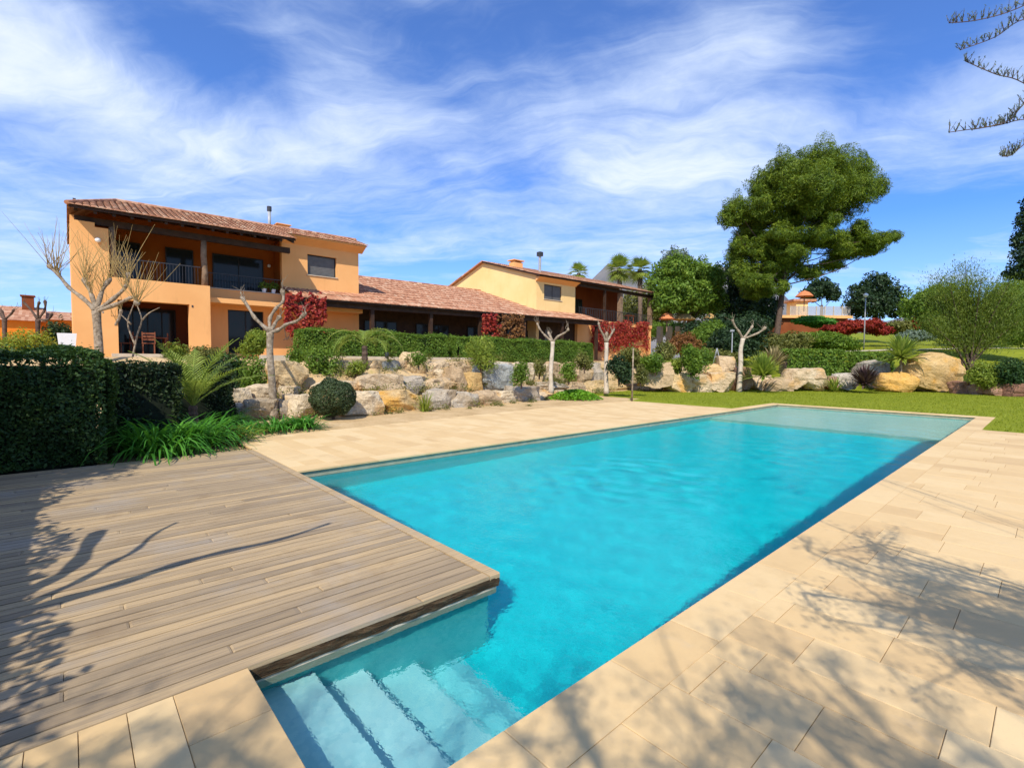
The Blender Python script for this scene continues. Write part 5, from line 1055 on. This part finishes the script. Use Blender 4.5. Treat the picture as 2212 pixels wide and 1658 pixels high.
for L, D in (([(2330, -60), (2212, 12), (2120, 42), (2050, 50)], 3.6), ([(2330, 30), (2212, 42), (2150, 80), (2075, 108)], 3.7), ([(2330, 260), (2212, 180), (2150, 160), (2085, 132)], 3.8), ([(2330, 120), (2212, 225), (2170, 265), (2050, 286)], 3.7), ([(2330, 250), (2212, 258), (2160, 270), (2100, 280)], 3.75), ([(2330, 220), (2212, 312), (2185, 335), (2165, 338)], 3.7)):
    Q = [at(x, y, D=D+(.25 if i == 0 else 0)) for i, (x, y) in enumerate(L)]; h = max(hubs, key=lambda q: q[0]); S = smooth_path([h, (h+Q[0])/2+rng.normal(0, .22, 3)]+Q, 6); tw.append(tube(S, np.linspace(.0045, .003, len(S)), 5, False))
    for k in range(16, len(S)):
        for q in range(4):
            e = S[k]+np.array([rng.normal(0, .02), rng.normal(0, .02), random.uniform(.03, .085)]); tw.append(tube([S[k], e], [.0022, .001], 3, False)); P = S[k]+(e-S[k])*rng.random((5, 1)); L_.append(leaves(P, rng.normal(0, 1, (5, 3)), .022, .3, .5, along=np.tile([0, 0, 1.], (5, 1))))
obj('twigs', *join(*tw), BARK_DARK, tm, smooth=True); V, Fc, T = cat_leaves(L_); obj('foliage', V, Fc, LEAF_GREY, tm, tint=T, kind='stuff')
# left: pollard beside the deck, only its shadow is seen
lp = thing('pollarded_tree', (-3.3, 2.0, 0), 'bare pollarded tree left of the photographer, seen by its shadow on the deck', 'tree')
fk = lift(-140, 1400, 2.0); obj('trunk', *tube(smooth_path([(fk[0]-.1, fk[1]-.1, 0), (fk[0]-.05, fk[1], 1.1), tuple(fk)], 4), np.linspace(.17, .13, 9), 9), BARK_PALE, lp, smooth=True)
for L, rr_ in (([(-60, 1352, 2.1), (110, 1302, 2.3), (250, 1262, 2.5), (370, 1222, 2.6), (480, 1192, 2.7), (600, 1166, 2.8), (712, 1130, 2.9)], (.075, .022)), ([(-60, 1345, 2.1), (90, 1262, 2.3), (160, 1222, 2.4), (196, 1170, 2.5), (215, 1145, 2.55)], (.065, .05)), ([(40, 1312, 2.15), (170, 1255, 2.35), (240, 1215, 2.45), (290, 1190, 2.5), (335, 1152, 2.6), (382, 1128, 2.7)], (.045, .016))):
    S = smooth_path([fk]+[lift(*q) for q in L], 5); r_ = np.linspace(rr_[0], rr_[1], len(S))*(1+.18*np.sin(np.arange(len(S))*1.3)); 
    if rr_[1] == .05: r_[-4:] *= 1.35; r_[-1] *= .4
    obj('branch', *tube(S, r_, 8), BARK_PALE, lp, smooth=True)
tree('shade_tree', 'leafy evergreen tree out of view left of the deck, placed to shade the hedge corner', np.array([-3.6, 7.2, 0.]), None, [(np.array(c), np.array(r)) for c, r in (((-3.3, 7.4, 3.0), (.9, .9, .8)), ((-2.9, 8.0, 4.0), (1.2, 1.1, .9)), ((-3.8, 7.0, 4.4), (1.2, 1.2, 1.0)))], LEAF_GREEN, 260, .11, .5, BARK_DARK, .12)  # unseen tree, added to darken the hedge
bush('leafy_shrub', 'ragged leafy shrub at the near left corner of the deck', 'bush', -700, 1400, 700, 150, 2.2, LEAF_GREEN, .07, 900, .5, z0=0) if False else None

# ------------------------------------------------------------------ red creepers on the houses
def creeper(label, px0, px1, yt, yb, Y, m, n, thick=.35, ragged=18):
    x = rng.uniform(px0, px1, n); y = rng.uniform(yt, yb, n); keep = (y < yb-ragged*np.abs(np.sin(x*.09))) & (y > yt+ragged*.4*np.abs(np.sin(x*.13+1)))
    keep &= np.array([mnoise.noise((a_*.045, b_*.06, Y)) > -.34 for a_, b_ in zip(x, y)])
    P = np.array([at(a_, b_, Y=Y) for a_, b_ in zip(x[keep], y[keep])]); P[:, 1] -= rng.random(len(P))*thick
    V, Fc, T = leaves(P, np.tile([-.2, -1., .3], (len(P), 1)), .17, .75, .6)
    b = P.mean(0); b[2] = P[:, 2].min(); t = thing('red_creeper', b, label, 'creeper'); obj('foliage', V, Fc, m, t, tint=T, kind='stuff')
    st_ = [tube(smooth_path([at(random.uniform(px0, px1), yb, Y=Y+.0), at(random.uniform(px0, px1), (yt+yb)/2, Y=Y), at(random.uniform(px0, px1), yt+6, Y=Y)], 4), .02, 5, False) for _ in range(7)]
    obj('stems', *join(*st_), BARK_DARK, t)
creeper('red creeper on the left end of the low porch', 612, 702, 630, 734, 24.8, LEAF_RED, 1700, ragged=26)
creeper('red creeper tuft on the middle porch post', 1040, 1078, 676, 735, 24.8, LEAF_RED, 700, ragged=8)
creeper('rust and green creeper right beside the red tuft on the porch', 1068, 1128, 678, 738, 24.7, LEAF_RUST, 900, ragged=10)
creeper('big red creeper covering the wall under the yellow house terrace', 1276, 1398, 690, 760, 26.85, LEAF_RED, 5200, ragged=11)
# ------------------------------------------------------------------ furniture and small things
def chair(label, x, y, z, rz, m, group, s=1.0):
    t = thing('chair', (x, y, z), label, 'chair', group); t.rotation_euler = (0, 0, rz); ROOT[t.name] = np.zeros(3)
    for px in (-.22, .18):
        for py in (-.22, .18): obj('leg', *box(px*s, px*s+.04, py*s, py*s+.04, 0, .44*s), m, t)
    obj('seat', *box(-.24*s, .24*s, -.24*s, .24*s, .44*s, .48*s), m, t); obj('backrest', *join(box(-.24*s, -.2*s, .2*s, .24*s, .48*s, .95*s), box(.2*s, .24*s, .2*s, .24*s, .48*s, .95*s), *[box(-.2*s, .2*s, .205*s, .235*s, (.58+.13*i)*s, (.66+.13*i)*s) for i in range(3)]), m, t)
def table(name, label, x, y, z, lx, ly, h, m):
    t = thing(name, (x, y, z), label, 'table'); ROOT[t.name] = np.zeros(3)
    obj('tabletop', *box(-lx/2, lx/2, -ly/2, ly/2, h-.05, h), m, t)
    for px in (-lx/2+.05, lx/2-.12):
        for py in (-ly/2+.05, ly/2-.12): obj('leg', *box(px, px+.07, py, py+.07, 0, h-.05), m, t)
pf = TZ+.06
obj('porch_floor', *box(.5, 4.45, FY+.45, BY-.1, TZ-.2, TZ+.05), TERRA, h1)
table('dining_table', 'reddish wooden dining table in the porch of the orange house', 2.7, 27.2, pf, 1.3, .8, .75, WOOD_RED)
chair('reddish chair left of the porch dining table', 1.85, 27.1, pf, -1.4, WOOD_RED, 'porch chairs'); chair('reddish chair in front of the porch dining table', 2.6, 26.5, pf, 3.1, WOOD_RED, 'porch chairs'); chair('reddish chair at the right end of the porch dining table', 3.6, 27.1, pf, 1.4, WOOD_RED, 'porch chairs')
for i, (x, lab) in enumerate(((33.2, 'dark chair on the yellow house terrace, nearest the wall'), (35.0, 'dark chair at the middle of the yellow house terrace'), (39.6, 'dark chair right of the terrace log post'), (41.4, 'dark chair at the right end of the yellow house terrace'))): chair(lab, x, 28.4, 5.31, .4*i, METAL_DARK, 'terrace chairs', 1.25)
table('terrace_table', 'small pinkish table on the yellow house terrace', 40.5, 28.0, 5.31, 1.1, .8, .9, ST_RED)
w0 = at(146, 767, Y=24.4)
t = thing('white_planter', w0, 'white square planter left of the orange house', 'planter'); ROOT[t.name] = np.zeros(3)
obj('pot', *join(prism([(-.2, 0), (.2, 0), (.27, .8), (-.27, .8)], 'y', -.25, .25)), WHITE_PAINT, t); obj('base', *box(-.5, .3, -.4, .4, -.25, -.002), PALE_STONE, t)
for x, lab in ((7.55, 'small white flower pot with a bushy plant on the balcony edge'), (8.0, 'small white flower pot with a trailing plant at the balcony corner')):
    b = np.array([x, RY+.1, 5.10]); t = thing('flower_pot', b, lab, 'pot'); obj('pot', *tube([b, b+[0, 0, .2]], [.08, .12], 10), WHITE_PAINT, t); V, Fc, T = crown([(b+[0, 0, .36], (.24, .2, .2))], 700, .08); obj('plant', V, Fc, LEAF_GREEN, t, tint=T, kind='stuff')
# lamp post
lb = at(1866, 748, D=50); lt = at(1866.5, 636, D=50); t = thing('lamp_post', lb, 'slim grey lamp post in front of the wide dark evergreen', 'lamp post')
obj('pole', *tube([lb-[0, 0, .3], lb*.5+np.array([lb[0], lb[1], lt[2]])*.5, np.array([lb[0], lb[1], lt[2]-.25])], [.06, .05, .04], 9), METAL_GREY, t, smooth=True)
hc = np.array([lb[0], lb[1], lt[2]]); obj('lamp_head', *tube([hc-[0, 0, .3], hc-[0, 0, .12], hc, hc+[0, 0, .1]], [.06, .24, .2, .05], 12), WHITE_PAINT, t, smooth=True)
lb = at(1580, 790, D=34); lt2 = at(1581, 716, D=34); t = thing('thin_pole', lb, 'thin grey pole behind the boulders left of the lawn-edge white trunk', 'pole'); obj('pole', *tube([lb, np.array([lb[0], lb[1], lt2[2]])], [.045, .035], 8), METAL_GREY, t); obj('cap', *box(lb[0]-.1, lb[0]+.1, lb[1]-.1, lb[1]+.1, lt2[2]-.01, lt2[2]+.12), METAL_GREY, t)
lb = at(836, 800, Y=18.6); t = thing('garden_light', np.append(lb[:2], 1.2), 'small dark garden light on a stake by the upright tall boulder', 'lamp'); P = np.append(lb[:2], 1.2); z1 = at(1012, 772, Y=18.6)
gx_ = at(1037, 790, Y=18.8)
obj('stake', *tube([P, P+[0, 0, .55]], .015, 6), METAL_GREY, t); obj('lamp_head', *tube([P+[0, 0, .55], P+[0, 0, .62], P+[0, 0, .8]], [.05, .09, .07], 9), METAL_DARK, t)
# pale pyramid sculpture
c = at(1548, 790, D=30); k = pxm(30); h_ = 38*k
V = [c+RT*[1, 1, 0]*-9*k, c+RT*[1, 1, 0]*9*k, c+FW*[1, 1, 0]*.5, c+[0, 0, h_]]
obj('pyramid_lantern', *join(tube([V[0], V[3]], .03, 5), tube([V[1], V[3]], .03, 5), tube([V[2], V[3]], .03, 5), tube([V[0], V[1]], .025, 5), tube([V[0]*.5+V[3]*.5, V[1]*.5+V[3]*.5], .02, 5)), METAL_GREY, label='small pale metal pyramid frame behind the boulders', cat='sculpture', base=c)
# parasols
def parasol(label, x, ytop, w, drop, yb, D, m, group='garden parasols'):
    tp = at(x, ytop, D=D); b = at(x, yb, D=D); r = w*pxm(D); h = drop*pxm(D); t = thing('parasol', np.array([tp[0], tp[1], b[2]]), label, 'parasol', group); V, Fc = [tp], []
    for k in (1, 2):
        for j in range(12): a_ = 6.283*j/12; rr_ = r*(.55 if k == 1 else 1.0); V.append(tp+np.array([math.cos(a_)*rr_, math.sin(a_)*rr_, -h*(.35 if k == 1 else 1.0)]))
    for j in range(12): q = (j+1) % 12; Fc += [(0, 1+j, 1+q), (1+j, 13+j, 13+q, 1+q)]
    cn = obj('canopy', V, Fc, m, t); sm_ = cn.modifiers.new('thick', 'SOLIDIFY'); sm_.thickness = .05
    obj('pole', *tube([np.array([tp[0], tp[1], b[2]]), tp], .05, 8), WOOD_LOG, t)
CANV = mottled('orange canvas', (.50, .16, .06), (.62, .24, .10), 2, bstr=.1); STRAW = mottled('straw thatch', (.42, .25, .09), (.58, .38, .16), 6, bstr=.6, bscale=20)
parasol('red-orange parasol right of the yellow house terrace', 1441, 672, 17, 17, 716, 48, CANV); parasol('straw parasol between the red one and the shrubs', 1478, 674, 24, 16, 722, 49, STRAW); parasol('straw parasol with red side before the dark trees', 1534, 676, 15, 12, 716, 49, STRAW); parasol('orange parasol on the distant sunshade terrace', 1738, 627, 18, 13, 672, 64, CANV)
# sunshade terrace with pool house
a_ = at(1672, 690, D=64); b_ = at(1842, 690, D=64); zt = at(1760, 681, D=64)[2]; t = thing('garden_terrace', (a_+b_)/2, 'raised garden terrace with glass railing and orange slab edge, right of the pine', 'terrace')
ex = (b_-a_)/np.linalg.norm(b_-a_); ey = np.array([-ex[1], ex[0], 0]); Lx = np.linalg.norm(b_-a_)
def obox(n, u0, u1, v0, v1, z0, z1, m): V, Fc = box(u0, u1, v0, v1, z0, z1); return obj(n, [a_*[1, 1, 0]+ex*q[0]*[1, 1, 0]+ey*q[1]+[0, 0, q[2]] for q in V], Fc, m, t)
obox('slab', 0, Lx, 0, 7, zt-.35, zt, ST_ORANGE); obox('wall', .3, Lx-.3, .5, 6.5, zt-2.6, zt-.351, ST_RED)
for i in range(7): obox('railing_panel', Lx*.22+i*Lx*.11, Lx*.22+i*Lx*.11+Lx*.10, .15, .2, zt+.01, zt+1.2, RAILGLASS); obox('railing_post', Lx*.21+i*Lx*.11, Lx*.21+i*Lx*.11+.08, .12, .22, zt+.01, zt+1.25, PALE_STONE)
obox('pool_house', Lx*.5, Lx*.66, 4, 6.4, zt+.001, zt+2.3, ST_YELLOW); obox('pool_house_roof', Lx*.44, Lx*.75, 3.6, 6.8, zt+2.301, zt+2.6, TILE)
a2 = at(1420, 735, D=54); t2 = thing('stone_pavilion', a2, 'low pavilion of stone pillars behind the parasols', 'pavilion')
for i in range(6): p = at(1425+i*20, 735, D=54); q = at(1425+i*20, 705, D=54); obj('pillar', *box(p[0]-.25, p[0]+.25, p[1]-.25, p[1]+.25, p[2]-.5, q[2]), PALE_STONE, t2)
# path and grass
pa = [at(x, y, D=D) for x, y, D in ((1780, 752, 46), (1866, 748, 49), (1960, 742, 51), (2080, 740, 54), (2230, 735, 56))]
V, Fc = [], []
for q in smooth_path(pa, 8): 
    for s_ in (-.45, .45): e = q+FW*[1, 1, 0]*s_; V.append((e[0], e[1], hzf(e[0], e[1])+.05))
for i in range(len(V)//2-1): Fc.append((2*i, 2*i+1, 2*i+3, 2*i+2))
obj('path', V, Fc, PALE_STONE, kind='structure')
# lawn blades
n = 60000; X = rng.uniform(17.4, 40, n); Y = rng.uniform(-8, 17, n); dd_ = behind(X, Y)
k = (dd_ < .3) & ~((X < 21.9) & (Y > 1.1) & (Y < 7.95)) & ((X > 18.4) | (Y < 1.05)) & ~((X < 19.5) & (Y > 12.2)); X, Y = X[k], Y[k]; n = len(X); zg = hz(X, Y)
az = rng.uniform(0, 6.28, n); hgt = rng.uniform(.025, .06, n); w_ = .012; c0 = np.stack([X, Y, zg], 1); s_ = np.stack([np.cos(az), np.sin(az), 0*az], 1); ln = np.stack([rng.normal(0, .02, n), rng.normal(0, .02, n), hgt], 1)
V = np.stack([c0-s_*w_, c0+s_*w_, c0+ln], 1).reshape(-1, 3); obj('lawn_grass', V, np.arange(n*3).reshape(-1, 3), GRASS, tint=np.repeat(rng.random(n), 3), label='short mown lawn grass beyond the far end of the pool', kind='stuff', cat='grass')
